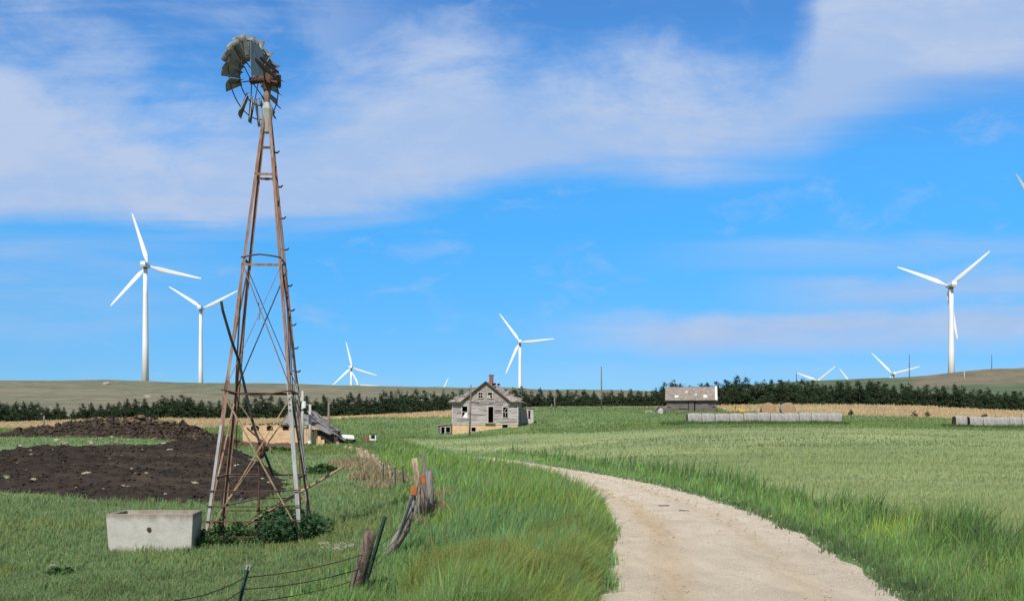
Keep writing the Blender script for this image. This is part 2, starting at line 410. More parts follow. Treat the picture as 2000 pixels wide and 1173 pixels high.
# ------------------------------------------------------------------ terrain
# heights of the land by bearing: at each bearing, (distance, row at which that ground is seen) -> height
COLS = {
    -700: [(20, 1060), (34, 975), (60, 866), (70, 852), (130, 838), (200, 830), (300, 800), (450, 768), (650, 745), (800, 760)],
    0:    [(20, 1065), (34, 975), (60, 866), (70, 852), (130, 838), (200, 828), (300, 800), (450, 768), (650, 741), (800, 756)],
    130:  [(20, 1065), (34, 975), (60, 867), (70, 853), (130, 837), (200, 823), (300, 798), (450, 768), (650, 739), (800, 756)],
    250:  [(20, 1065), (34, 975), (60, 867), (70, 853), (130, 835), (200, 819), (300, 798), (450, 770), (650, 742), (800, 760)],
    450:  [(20, 1065), (34, 975), (60, 876), (70, 868), (95, 870), (130, 840), (200, 819), (300, 800), (450, 774), (650, 747), (800, 762)],
    540:  [(20, 1065), (34, 977), (60, 905), (95, 876), (130, 836), (200, 820), (300, 800), (450, 775), (650, 748), (800, 762)],
    700:  [(20, 1055), (34, 958), (60, 900), (100, 863), (130, 846), (170, 815), (200, 815), (300, 800), (450, 776), (650, 752), (800, 766)],
    880:  [(20, 1035), (34, 955), (60, 906), (86, 888), (130, 849), (165, 812), (200, 803), (300, 795), (450, 776), (650, 753), (800, 768)],
    1012: [(20, 1035), (34, 955), (60, 906), (86, 884), (132, 831), (170, 801), (200, 795), (300, 788), (450, 775), (650, 757), (800, 772)],
    1100: [(20, 1035), (34, 955), (60, 906), (86, 876), (130, 837), (165, 803), (185, 793), (200, 794), (300, 786), (450, 776), (650, 760), (800, 775)],
    1300: [(20, 1035), (34, 953), (60, 894), (80, 869), (130, 829), (168, 803), (200, 794), (300, 784), (450, 776), (650, 765), (800, 778)],
    1500: [(20, 1035), (34, 948), (60, 889), (80, 866), (130, 827), (165, 804), (200, 792), (300, 772), (400, 757), (500, 747), (650, 752), (800, 770)],
    1640: [(20, 1035), (34, 947), (60, 887), (80, 866), (130, 828), (165, 808), (200, 791), (300, 768), (400, 752), (500, 738), (650, 748), (800, 768)],
    1790: [(20, 1035), (34, 947), (60, 888), (80, 866), (130, 830), (165, 812), (200, 794), (300, 768), (400, 752), (500, 739), (650, 748), (800, 768)],
    1860: [(20, 1035), (34, 947), (60, 888), (80, 867), (130, 832), (165, 814), (200, 798), (300, 768), (400, 745), (500, 726), (650, 742), (800, 762)],
    1930: [(20, 1035), (34, 947), (60, 889), (80, 867), (130, 834), (165, 818), (200, 802), (300, 770), (400, 740), (500, 718), (650, 735), (800, 755)],
    2000: [(20, 1035), (34, 947), (60, 890), (80, 868), (130, 835), (165, 822), (200, 806), (300, 772), (400, 742), (500, 714), (650, 732), (800, 752)],
    2700: [(20, 1035), (34, 947), (60, 890), (80, 868), (130, 840), (165, 826), (200, 812), (300, 780), (400, 745), (500, 710), (650, 728), (800, 748)],
}
_lu = np.linspace(-.95, .95, 761); _ly = np.linspace(math.log(14), math.log(4000), 420)
_cu = np.array([(c - 1000) / F for c in COLS]); _T = np.zeros((len(COLS), len(_ly)))
for _i, _p in enumerate(COLS.values()):
    _y = np.array([a for a, b in _p], float); _z = ZC + _y * (HY - np.array([b for a, b in _p], float)) / F
    _T[_i] = np.interp(_ly, np.log(_y), _z)
_TF = np.stack([np.interp(_lu, _cu, _T[:, j]) for j in range(len(_ly))], 1)


def _blur(A, n, ax):
    for _ in range(3):
        P = np.pad(A, [(n, n) if a == ax else (0, 0) for a in (0, 1)], mode='edge'); cs_ = np.cumsum(P, ax)
        k_ = 2 * n + 1; sl = [slice(None)] * 2; sl2 = [slice(None)] * 2
        cs_ = np.concatenate([np.zeros_like(np.take(cs_, [0], ax)), cs_], ax)
        sl[ax] = slice(k_, None); sl2[ax] = slice(0, -k_); A = (cs_[tuple(sl)] - cs_[tuple(sl2)]) / k_
    return A


_TF = _blur(_blur(_TF, 8, 0), 3, 1)

ROADC = np.array([(0.6, -60), (1.0, -20), (1.55, -3), (2.15, 6), (2.72, 11.7), (3.25, 15.3), (3.72, 19.8), (3.98, 27), (3.62, 36), (2.9, 42.5), (2.1, 48), (.45, 58), (-1.2, 68.5), (-2.6, 75.5), (-3.9, 81)])


def spline(P, n):
    t = np.concatenate([[0], np.cumsum(np.hypot(*np.diff(P, axis=0).T))]); tt = np.linspace(0, t[-1], n)
    Q = np.stack([np.interp(tt, t, P[:, 0]), np.interp(tt, t, P[:, 1])], 1)
    for _ in range(30): Q[1:-1] = .25 * Q[:-2] + .5 * Q[1:-1] + .25 * Q[2:]
    return Q


RC = spline(ROADC, 330)
_rt = np.gradient(RC, axis=0); _rt /= np.linalg.norm(_rt, axis=1)[:, None]


def road_d(x, y):
    """signed distance to the road's centre line (+ = right-hand side)"""
    x, y = np.asarray(x, float).ravel(), np.asarray(y, float).ravel(); out = np.empty(len(x))
    for a in range(0, len(x), 20000):
        dx = x[a:a + 20000, None] - RC[:, 0]; dy = y[a:a + 20000, None] - RC[:, 1]
        i = np.argmin(dx * dx + dy * dy, 1); r = np.arange(len(i))
        out[a:a + 20000] = dx[r, i] * _rt[i, 1] - dy[r, i] * _rt[i, 0]
        dd = np.hypot(dx[r, i], dy[r, i]); out[a:a + 20000] = np.where(dd > 4, np.sign(out[a:a + 20000]) * dd, out[a:a + 20000])
    return out


HALF = 1.72


def H(x, y, rd=None):
    x, y = np.broadcast_arrays(np.asarray(x, float), np.asarray(y, float)); sh = x.shape; x, y = x.ravel(), y.ravel()
    yc = np.maximum(y, 14.0); uu = np.clip(x / yc, -.949, .949); ly = np.clip(np.log(yc), _ly[0], _ly[-1] - 1e-6)
    fi = (uu + .95) / 1.9 * 760; fj = (ly - _ly[0]) / (_ly[1] - _ly[0]); i, j = np.minimum(fi.astype(int), 759), np.minimum(fj.astype(int), 418)
    a, b = fi - i, fj - j
    z = (_TF[i, j] * (1 - a) + _TF[i + 1, j] * a) * (1 - b) + (_TF[i, j + 1] * (1 - a) + _TF[i + 1, j + 1] * a) * b
    zn = -.32 * sst(x, -2.0, -5.0)
    w = sst(y, 24, 46); z = zn * (1 - w) + z * w
    z = z + (vnoise(x, y, .35, 3, 3) - .5) * .10 * (1 - .6 * sst(y, 60, 200)) + (vnoise(x, y, .02, 5, 4) - .5) * 3.0 * sst(y, 180, 420)
    z = z - .42 * np.exp(-((x + 7.2) / 4.2) ** 2 - ((y - 128.5) / 9) ** 2)   # the dip at the house's open basement
    if rd is None: rd = road_d(x, y)
    wr = sst(np.abs(rd), HALF + 1.3, HALF + .15) * (1 - sst(y, 80, 92))
    z = z * (1 - wr) + wr * 0.0
    # shallow ditch beyond the right verge
    z = z - .22 * np.exp(-((rd - 4.3) / .8) ** 2) * (1 - sst(y, 40, 70)) * (rd > 0)
    return z.reshape(sh)


def h1(x, y): return float(H(np.array([x]), np.array([y]))[0])


def gh(px, py, y0=7.0):
    """the ground point seen at a place in the photograph (marching along the line of sight)"""
    ys = y0 * 1.006 ** np.arange(800); xs = (px - 1000) / F * ys
    hit = np.nonzero(H(xs, ys) >= ZC + (HY - py) / F * ys)[0]
    k_ = hit[0] if len(hit) else 500
    return Vector((xs[k_], ys[k_], h1(xs[k_], ys[k_])))


def inpoly(x, y, P):
    x, y = np.asarray(x, float), np.asarray(y, float); r = np.zeros(x.shape, bool); n = len(P)
    for i in range(n):
        (x1, y1), (x2, y2) = P[i], P[(i + 1) % n]
        c_ = ((y1 > y) != (y2 > y)) & (x < (x2 - x1) * (y - y1) / ((y2 - y1) or 1e-9) + x1); r ^= c_
    return r


def polydist(x, y, P):
    """distance inside a polygon's edge (+ inside)"""
    x, y = np.asarray(x, float), np.asarray(y, float); d = np.full(x.shape, 1e9); n = len(P)
    for i in range(n):
        (x1, y1), (x2, y2) = P[i], P[(i + 1) % n]; ex, ey = x2 - x1, y2 - y1
        t = np.clip(((x - x1) * ex + (y - y1) * ey) / (ex * ex + ey * ey), 0, 1)
        d = np.minimum(d, np.hypot(x - x1 - t * ex, y - y1 - t * ey))
    return np.where(inpoly(x, y, P), d, -d)


FENCE = np.array([(-2.2, -30), (-2.3, 8), (-2.0, 13), (-1.96, 15), (-2.0, 22), (-4.2, 38), (-9, 70), (-15.5, 100), (-24, 130)])


def fence_x(y): return np.interp(y, FENCE[:, 1], FENCE[:, 0])


DIRT = [((p - 1000) / F * Y, Y) for p, Y in ((-260, 36), (-60, 37.5), (90, 35.5), (200, 33.5), (300, 32), (400, 31.6), (480, 32.5), (548, 34), (560, 40), (540, 48), (500, 55), (474, 62), (446, 70), (400, 72), (350, 69), (322, 62), (300, 57.5), (250, 56.5), (140, 56), (60, 57), (0, 56.5), (-160, 56), (-260, 55))]
# tan strip of uncut dry grass in front of the cedars: near and far limit by bearing
TANN = lambda px: np.interp(px, [-700, 0, 200, 330, 430, 560, 690, 800, 880, 930, 1395, 1420, 1640, 1800, 2000, 2700], [120, 120, 118, 122, 140, 165, 178, 166, 163, 196, 196, 168, 158, 157, 160, 160])
TANF = 199.0


def srgb(*c): return np.array([((x / 255) / 12.92 if x <= 10 else ((x / 255 + .055) / 1.055) ** 2.4) for x in c])


LAWN, VERGE, FIELD, MEADOW = np.array((.165, .240, .100)), np.array((.172, .285, .088)), np.array((.265, .325, .140)), np.array((.150, .225, .082))
TAN, HILL, RHILL, GHILL, SOIL = np.array((.52, .41, .24)), np.array((.205, .190, .128)), np.array((.20, .175, .115)), np.array((.110, .145, .078)), np.array((.05, .037, .032))


def ground_tint(x, y, rd):
    px = 1000 + F * x / np.maximum(y, 8); n1 = vnoise(x, y, .12, 21, 4); n2 = vnoise(x, y, .6, 22, 3); n3 = vnoise(x * .35, y, .03, 23, 4)
    def lerp(a, b, w): return a * (1 - w[:, None]) + b * w[:, None]
    c = np.broadcast_to(LAWN, (len(x), 3)).copy()
    right = sst(rd, -1.5, 2.0); left_v = sst(x - fence_x(y), -.4, .4) * (rd < 0)
    c = lerp(c, VERGE * .8, left_v)
    c = lerp(c, VERGE * .8, right * sst(rd, 6.0, 4.6) + 0 * x)
    c = lerp(c, FIELD, right * sst(rd, 4.6, 6.0) * 1.0)
    c = lerp(c, MEADOW, sst(y + (n1 - .5) * 40, 108, 124) * 1.0)
    c = lerp(c, FIELD * .82, sst(n3, .52, .66) * sst(y, 60, 90) * .55)
    tan_ = ((y > TANN(px) + (n1 - .5) * 10) & (y < TANF + 30)).astype(float)
    c = lerp(c, TAN * .85, tan_)
    far = sst(y, 215, 240)
    hl = lerp(np.broadcast_to(HILL, c.shape).copy(), HILL * np.array((.80, .92, .85)), sst(n3, .4, .65))
    hr = lerp(np.broadcast_to(GHILL, c.shape).copy(), RHILL, sst(px + (n3 - .5) * 160, 1740, 1800) * sst(y, 330, 385))
    hc = lerp(hl, hr, sst(px, 1200, 1420))
    c = lerp(c, hc, far)
    c *= (1 + (n1 - .5) * .5 + (n2 - .5) * .25)[:, None]
    c[:, 0] *= 1 + (n1 - .5) * .25
    return c


def ground_grid(rows, ncol):
    s = np.linspace(-1, 1, ncol)
    yy = np.repeat(rows[:, None], ncol, 1); yp = np.maximum(yy, 0)
    xx = (.60 * yp + 4) * s + (60 + .55 * yp) * np.sign(s) * np.abs(s) ** 9
    return xx, yy


_rows = np.concatenate([np.linspace(-60, 5, 30)[:-1], 5 * np.exp(np.arange(0, 1, 1 / 470.) * math.log(4200 / 5))])
_gx, _gy = ground_grid(_rows, 520)
_rd = road_d(_gx, _gy); _gz = H(_gx, _gy, _rd)
_V = np.stack([_gx.ravel(), _gy.ravel(), _gz.ravel()], 1)
ground = grid_mesh('ground', _V, len(_rows), 520, M['ground'], ground_tint(_gx.ravel(), _gy.ravel(), _rd), smooth=True)
tag(ground, kind='structure')

# gravel lane: one sheet just above the ground, slightly crowned, with ragged edges
_n = len(RC); _sec = np.linspace(-1, 1, 25); _rv = []
for i in range(_n):
    nx, ny = _rt[i, 1], -_rt[i, 0]; x0, y0 = RC[i]
    wl = HALF + .30 * (vnoise(np.array([y0 * 1.0]), np.array([1.0]), 1.1, 31, 3)[0] - .5); wr_ = HALF + .30 * (vnoise(np.array([y0 * 1.0]), np.array([9.0]), 1.1, 32, 3)[0] - .5)
    for t in _sec:
        o_ = t * (wr_ if t > 0 else wl); x, y = x0 + nx * o_, y0 + ny * o_
        _rv.append((x, y, .004 + .035 * (1 - t * t) - .02 * math.exp(-((abs(o_) - .8) / .28) ** 2)))
_rv = np.array(_rv); _ro = np.tile(_sec, _n); _rv[:, 2] += H(_rv[:, 0], _rv[:, 1]) + (vnoise(_rv[:, 0], _rv[:, 1], 2.5, 33, 2) - .5) * .012 + .006
_trk = np.exp(-((np.abs(_ro * HALF + .08) - .78) / .26) ** 2) * (.45 + .8 * vnoise(_ro * 2, np.repeat(np.arange(_n), 25) * .1, .9, 34, 3)) * (1 - .5 * (_ro > 0)); _trk = np.clip(_trk, 0, 1)[:, None]
_rc = (1 - _trk) * np.array((.77, .655, .50)) + _trk * np.array((.70, .54, .34)); _rc *= (.88 + .24 * vnoise(_rv[:, 0], _rv[:, 1], 1.6, 35, 4))[:, None]
road = grid_mesh('road', _rv, _n, 25, M['road'], _rc, smooth=True); tag(road, kind='structure')

# bare dark soil scraped up into a low bank
_dx, _dy = np.meshgrid(np.linspace(-26, -6.5, 200), np.linspace(29, 75, 300)); _dd = polydist(_dx, _dy, DIRT) + (vnoise(_dx, _dy, .45, 41, 3) - .5) * 1.6
_dz = H(_dx, _dy) + np.where(_dd > 0, .03 + .10 * sst(_dd, 0, 1.5) + (vnoise(_dx, _dy, 1.8, 42, 4) - .4) * .42 * sst(_dd, 0, 1.2) + (vnoise(_dx, _dy, .25, 44, 2) - .5) * .45 * sst(_dd, .6, 3), np.maximum(-.4, _dd * .3))
# a turf island near the left edge of the view
soil = grid_mesh('dirt', np.stack([_dx.ravel(), _dy.ravel(), _dz.ravel()], 1), 300, 200, M['dirt'], smooth=False); tag(soil, kind='structure')


def soil_z(x, y):
    j = int(np.clip((x + 26) / 19.5 * 199, 0, 199)); i = int(np.clip((y - 29) / 46 * 299, 0, 299)); return max(_dz[i, j], h1(x, y))

# ------------------------------------------------------------------ wind turbines
def copy_tree(o, parent=None):
    c = o.copy(); C.objects.link(c)
    if parent: c.parent = parent
    for ch in o.children: copy_tree(ch, c)
    return c


def make_turbine():
    root = empty('wind_turbine', (0, 0, 0), 'x', 'wind turbine')
    b = MB(); n = 24
    b.tube([(0, 0, 0), (0, 0, 30), (0, 0, 60), (0, 0, 77.4)], [2.55, 2.15, 1.72, 1.40], n)
    b.build('tower', M['white'], root, smooth=True, local=True)
    # children below carry hub-height coordinates relative to a hub at z = 0 of their own
    b = MB(); b.tube([(0, 0, -3.2), (0, 0, -1.75)], 1.5, 16); yb = b.build('yaw_bearing', M['nacgrey'], root, smooth=True, local=True)
    b = MB()
    b.box((0, -1.2, .45), (4.0, 9.4, 2.5), taper=(.82, .95)); b.box((0, -1.2, -1.35), (3.7, 9.0, 1.0)); b.box((0, -2.6, 1.95), (2.0, 2.4, .5))
    nac = b.build('nacelle', M['white'], root, local=True, bevel=.25)
    b = MB(); b.box((0, -1.2, -.82), (4.04, 9.44, .16)); b.build('seam', M['nacgrey'], nac, local=True)
    b = MB(); b.tube([(0, 3.6, 0), (0, 4.4, 0), (0, 6.2, 0), (0, 7.2, 0), (0, 7.5, 0)], [1.3, 1.75, 1.7, 1.0, .3], 20)
    hub = b.build('hub', M['white'], root, smooth=True, local=True)
    # blade pointing up +z, rotor plane at y = 5.2
    secs = [(0.0, 1.0, .95, 90), (1.6, 1.05, .95, 90), (4.5, 2.2, .85, 25), (8.0, 3.55, .70, 17), (12, 3.3, .58, 13), (20, 2.65, .42, 9), (30, 1.9, .28, 5), (37, 1.3, .18, 2), (39.4, .80, .10, 1), (40, .25, .05, 1)]
    vs, fs = [], []; m_ = 14
    for z, ch, th, tw in secs:
        ca_, sa_ = math.cos(R(tw if z > 3 else 0)), math.sin(R(tw if z > 3 else 0))
        for k_ in range(m_):
            t = 2 * math.pi * k_ / m_; x = math.cos(t) * ch / 2; y = math.sin(t) * th / 2 * (1 if z < 3 else (.55 + .45 * math.cos(t)) * 1.2)
            x += .0 if z < 3 else ch * .18
            vs.append((x * ca_ - y * sa_, 5.2 + x * sa_ + y * ca_, z + .6))
    for i in range(len(secs) - 1):
        for k_ in range(m_):
            a, b2 = i * m_ + k_, i * m_ + (k_ + 1) % m_; fs.append((a, b2, b2 + m_, a + m_))
    fs += [tuple(range(m_ - 1, -1, -1)), tuple(range((len(secs) - 1) * m_, len(secs) * m_))]
    for k_ in range(3):
        q = MB(); q.add(vs, fs); q.build('blade', M['white'], root, smooth=True, local=True)
    return root


TURB = [  # hub px, hub py, distance, angle of one blade clockwise from up, label
    (284, 517, 750, -17, 'tall white wind turbine at far left, its tower fully visible above the tan hill'),
    (392, 601, 1035, 63, 'white wind turbine with its raised right blade reaching the rusty windmill tower'),
    (1015.5, 667, 1190, 84, 'white wind turbine rising behind the right side of the grey farmhouse'),
    (686, 717, 1560, -13, 'distant white turbine between windmill and farmhouse, two lower blades dipping behind the hill'),
    (699, 751, 1900, 93, 'sunken turbine with one blade lying flat along the skyline behind a distant turbine'),
    (857, 776, 1900, 25, 'turbine hidden behind the hill except one tiny blade tip left of the farmhouse chimney'),
    (1858, 556, 760, 50, 'tall white wind turbine at far right standing on the brown hill'),
    (1745, 729, 1430, 75, 'white turbine with raised V blades, right one crossed by a thin mast'),
    (1598, 743, 1750, 51, 'white turbine with only two V blades showing above the ridge right of the barn'),
    (1666, 752, 1950, -37, 'faint turbine with one small blade tip above the ridge between two V-shaped turbines'),
    (2057, 420, 530, 45, 'near turbine outside the right edge, only its dark blade tip showing in the sky'),
]
_t0 = make_turbine()
for i, (px, py, Y, ang, lab) in enumerate(TURB):
    o = _t0 if i == 0 else copy_tree(_t0)
    hub = at(px, py, Y); gz = min(h1(hub.x, Y), hub.z - 55) - 1.5
    o.location = (hub.x, Y, gz); tag(o, lab, 'wind turbine', 'wind turbines on the hills')
    hz = hub.z - gz; k_ = 0
    if px > 2000: o.rotation_euler = (0, 0, R(90))
    for ch in o.children:
        nm = ch.name.split('.')[0]
        if nm == 'tower': ch.scale = (1, 1, (hz - 2.6) / 77.4)
        else: ch.location = (0, 0, hz)
        if nm == 'blade': ch.rotation_euler = (0, R(ang + 120 * k_), 0); k_ += 1

# ------------------------------------------------------------------ water-pumping windmill
WY = 20.0
wm = empty('farm_windmill', (-5.19, 21.0, h1(-5.19, 21)), 'old rusty water pumping windmill on a four legged steel lattice tower', 'windmill')
gz = h1(-5.2, 20.5)
BASE = {'FL': Vector((-6.04, 20.0, gz - .05)), 'FR': Vector((-4.12, 20.15, gz - .05)), 'BR': Vector((-4.30, 22.1, gz - .05)), 'BL': Vector((-6.26, 21.95, gz - .05))}
APX = Vector((-5.02, 21.0, 8.52)); TOPS = {}
for k_, p in BASE.items():
    d = Vector((p.x + 5.18, p.y - 21.05, 0)).normalized(); TOPS[k_] = APX + d * .10
def leg_at(k_, z):
    a, b = BASE[k_], TOPS[k_]; return a.lerp(b, (z - a.z) / (b.z - a.z))
def zrow(py, Y=20.5): return ZC + (HY - py) / F * Y
CEN = Vector((-5.18, 21.05, 0))
for k_ in BASE:
    a, b = BASE[k_], TOPS[k_]; nb = {'FL': ('FR', 'BL'), 'FR': ('FL', 'BR'), 'BR': ('FR', 'BL'), 'BL': ('FL', 'BR')}[k_]
    da, db = (BASE[nb[0]] - a), (BASE[nb[1]] - a)
    zj = zrow(768); j = leg_at(k_, zj)
    lg = MB().angle(j - (b - a).normalized() * .02, b, .060, .011, da, db).build('leg', M['rust'], wm)
    MB().angle(a, j + (b - a).normalized() * .25, .080, .013, da, db).build('lower_section', M['galv'] if k_ in ('FR', 'BR') else M['rust'], lg)
    if k_ == 'FL':   # patched strip of zinc on the lower leg
        MB().beam(leg_at(k_, gz + .1) + Vector((.03, -.012, 0)), leg_at(k_, zrow(830)) + Vector((.03, -.012, 0)), .055, .008, (0, 1, 0)).build('splice_plate', M['galv'], lg)
    if k_ in ('FR',):
        for q in range(4): MB().box(leg_at(k_, zrow(768 + q * 11)) + Vector((-.045, -.006, 0)), (.028, .02, .028)).build('bolt', M['rustdark'], lg)


def bar(name, pts, r, m_, n=6): return MB().tube(pts, r, n).build(name, m_, wm)


def girts(py, r, m_, sag=0.0, names=(('FL', 'FR'), ('FR', 'BR'), ('BR', 'BL'), ('BL', 'FL'))):
    for a, b in names:
        z = zrow(py); p, q = leg_at(a, z), leg_at(b, z); c = p.lerp(q, .45); c.z -= sag if a == 'FL' else 0
        if sag and a == 'FL': bar('girt', [p + (p - q) * .05, p, p.lerp(q, .25) - Vector((0, 0, sag * .7)), c, p.lerp(q, .7) - Vector((0, 0, sag * .65)), q], r, m_)
        else: MB().angle(p, q, .05, .008, (0, 0, -1), (CEN - p).to_3d() * Vector((1, 1, 0))).build('girt', m_, wm)


girts(500, .017, M['rustdark'], -.06)
girts(512, .014, M['rust'], 0, (('FL', 'FR'),))
girts(762, .017, M['rustdark'], .11)
girts(930, .016, M['rust'], 0, (('FR', 'BR'), ('BR', 'BL'), ('BL', 'FL')))
girts(330, .016, M['rust'], 0)
girts(276, .016, M['rustdark'], 0, (('FL', 'FR'), ('FR', 'BR')))


def xbrace(a, b, py0, py1, r, m_, both=True, in_=.02):
    z0, z1 = zrow(py0), zrow(py1)
    MB().beam(leg_at(a, z0), leg_at(b, z1), r * 2.4, r).build('brace', m_, wm)
    if both:
        o_ = (CEN - leg_at(a, z0)) * Vector((1, 1, 0)) * in_
        MB().beam(leg_at(b, z0) + o_, leg_at(a, z1) + o_, r * 2.4, r).build('brace', m_, wm)


for a, b in (('FL', 'FR'), ('BL', 'BR'), ('FR', 'BR'), ('BL', 'FL')):
    xbrace(a, b, 512, 760, .013, M['rustdark'] if a != 'FL' else M['rust'])
xbrace('FL', 'FR', 770, 1045, .019, M['tanpole'])
xbrace('BL', 'BR', 770, 1000, .017, M['tanpole'])
xbrace('FL', 'BL', 775, 1030, .014, M['rust']); xbrace('FR', 'BR', 775, 1030, .014, M['rustdark'])
# pipe rails of the stock guard between the legs
for py in (958, 988, 1017, 1047):
    z = zrow(py, 20.05); p, q = leg_at('FL', z), leg_at('FR', z)
    bar('guard_rail', [p + Vector((-.02, -.04, 0)), p.lerp(q, .5) + Vector((0, -.05, -.012)), q + Vector((.03, -.04, .005))], .013, M['rustdark'])
for py in (972, 996):
    z = zrow(py, 22); bar('guard_rail', [leg_at('BL', z), leg_at('BR', z)], .012, M['rustdark'])
# climbing steps on the back right leg
for py in (309, 373, 432, 491, 560, 607, 635, 680, 725, 800, 868, 915):
    p = leg_at('BR', zrow(py, 21.6)); b = MB()
    b.tube([p + Vector((-.085, .0, .02)), p + Vector((-.03, 0, 0)), p + Vector((.05, 0, 0)), p + Vector((.095, -.02, .035))], [.012, .019, .019, .010], 6)
    b.build('step', M['darksteel'], wm)
# loose wires hanging inside, pump rod, drop pipe bent out through the left side
bar('wire', [leg_at('BR', zrow(500)) + Vector((-.04, 0, 0)), leg_at('BR', zrow(640)) + Vector((-.06, 0, 0)), leg_at('BR', zrow(760)) + Vector((-.10, -.1, 0)), leg_at('BR', zrow(960)) + Vector((-.03, -.2, 0))], .012, M['darksteel'], 5)
bar('wire', [leg_at('FL', zrow(520)) + Vector((.12, .1, 0)), leg_at('FL', zrow(660)) + Vector((.16, .3, 0)), leg_at('FL', zrow(850)) + Vector((.22, .5, 0)), leg_at('FL', zrow(940)) + Vector((.33, .6, 0))], .011, M['wire'], 5)
bar('wire', [at(505, 590, 20.8), at(508, 612, 20.8), at(506, 624, 20.8), at(502, 622, 20.8)], .007, M['wire'], 5)
bar('drop_pipe', [at(432, 588, 19.6), at(435, 606, 19.65), at(452, 664, 20.0), at(466, 702, 20.4), at(480, 765, 20.7), at(497, 838, 20.9), at(524, 902, 21.1), at(545, 965, 21.3), at(552, 985, 21.4)], .028, M['darksteel'], 8)
bar('pump_rod', [at(505, 870, 21), at(506, 940, 21), at(505, 1012, 21.0)], .024, M['rustdark'], 8)
MB().tube([at(505, 1005, 21), at(505, 1040, 21)], [.07, .09], 12).build('pump_head', M['rustdark'], wm)
b = MB(); b.ring(at(510, 876, 20.9), (1, .5, 0), .16, .045, 20, 6); b.tube([at(505, 874, 20.7), at(520, 876, 21.2)], .06, 10); b.build('pulley', M['rustdark'], wm)
bar('lever_arm', [at(440, 986, 20.6), at(470, 980, 20.7), at(502, 973, 20.8)], .02, M['darksteel'])
bar('lever_arm', [at(482, 835, 20.4), at(506, 856, 20.7)], .016, M['rust'])
# tower cap and mast
b = MB()
b.tube([(APX.x, APX.y, 8.05), (APX.x, APX.y, 8.30), (APX.x, APX.y, 8.52), (APX.x, APX.y, 8.66)], [.085, .10, .12, .07], 10)
b.build('tower_cap', M['galv'], wm)
MB().tube([(APX.x, APX.y, 8.5), (APX.x, APX.y, 9.05)], .055, 10).build('mast', M['rust'], wm, smooth=True)
# gear head: shaft, housing, pinion ends, tail hinge
AX = Vector((-.905, .425, 0)).normalized(); E2 = Vector((.425, .905, 0)).normalized(); UP = Vector((0, 0, 1))
HUB = Vector((APX.x, APX.y, 9.17)) + AX * .31
b = MB(); ctr = Vector((APX.x, APX.y, 9.15))
b.tube([ctr - AX * .28, ctr - AX * .20, ctr + AX * .08, HUB], [.04, .075, .08, .045], 12)
b.box(ctr + Vector((.02, 0, .02)), (.20, .16, .15), Matrix.Rotation(R(-35), 3, 'Z')); b.box(ctr + Vector((.10, -.08, -.06)), (.28, .07, .05), Matrix.Rotation(R(14), 3, 'Y'))
b.tube([ctr + Vector((.05, -.1, -.12)), ctr + Vector((.12, -.1, .16))], [.05, .035], 8); b.tube([ctr + Vector((-.12, -.02, -.15)), ctr + Vector((.22, -.05, -.09))], .035, 8)
b.tube([ctr + Vector((0, 0, -.24)), ctr + Vector((0, 0, -.10))], [.075, .11], 12)
b.build('gearbox', M['rustdark'], wm)
# tail: two flat bars and a sheet-iron vane folded back beside the wheel, pointing at the road
piv = Vector((-4.77, 21.0, 9.11))
b = MB()
b.beam(piv, (-4.845, 19.3, 8.93), .03, .06); b.beam(piv + Vector((-.02, .0, .17)), (-4.845, 19.75, 9.12), .025, .05)
b.beam(piv + Vector((-.30, .05, -.03)), (-4.83, 19.9, 8.98), .03, .035); b.beam(piv + Vector((.0, .12, -.08)), piv + Vector((-.36, -.04, .02)), .06, .05)
b.tube([piv + Vector((0, 0, -.12)), piv + Vector((0, 0, .12))], .035, 8)
arm = b.build('tail_arm', M['rustdark'], wm)
b = MB(); y0, y1 = 18.95, 20.0
def V_(px, py, Y): return at(px, py, Y)
poly = [V_(490, 148, y0), V_(489, 77, y0), V_(501, 88, 19.45), V_(501, 84, 19.5), V_(513, 100, y1), V_(514, 149, y1)]
b.prism(poly, (.006, .0, 0)); van = b.build('tail_vane', M['sail'], wm)
b = MB(); b.beam(V_(490, 118, y0) + Vector((-.006, 0, 0)), V_(514, 130, y1) + Vector((-.006, 0, 0)), .01, .03); b.beam(V_(501.5, 90, 19.5) + Vector((-.006, 0, 0)), V_(501.5, 147, 19.5) + Vector((-.006, 0, 0)), .01, .025); b.build('stiffener', M['galv'], van)
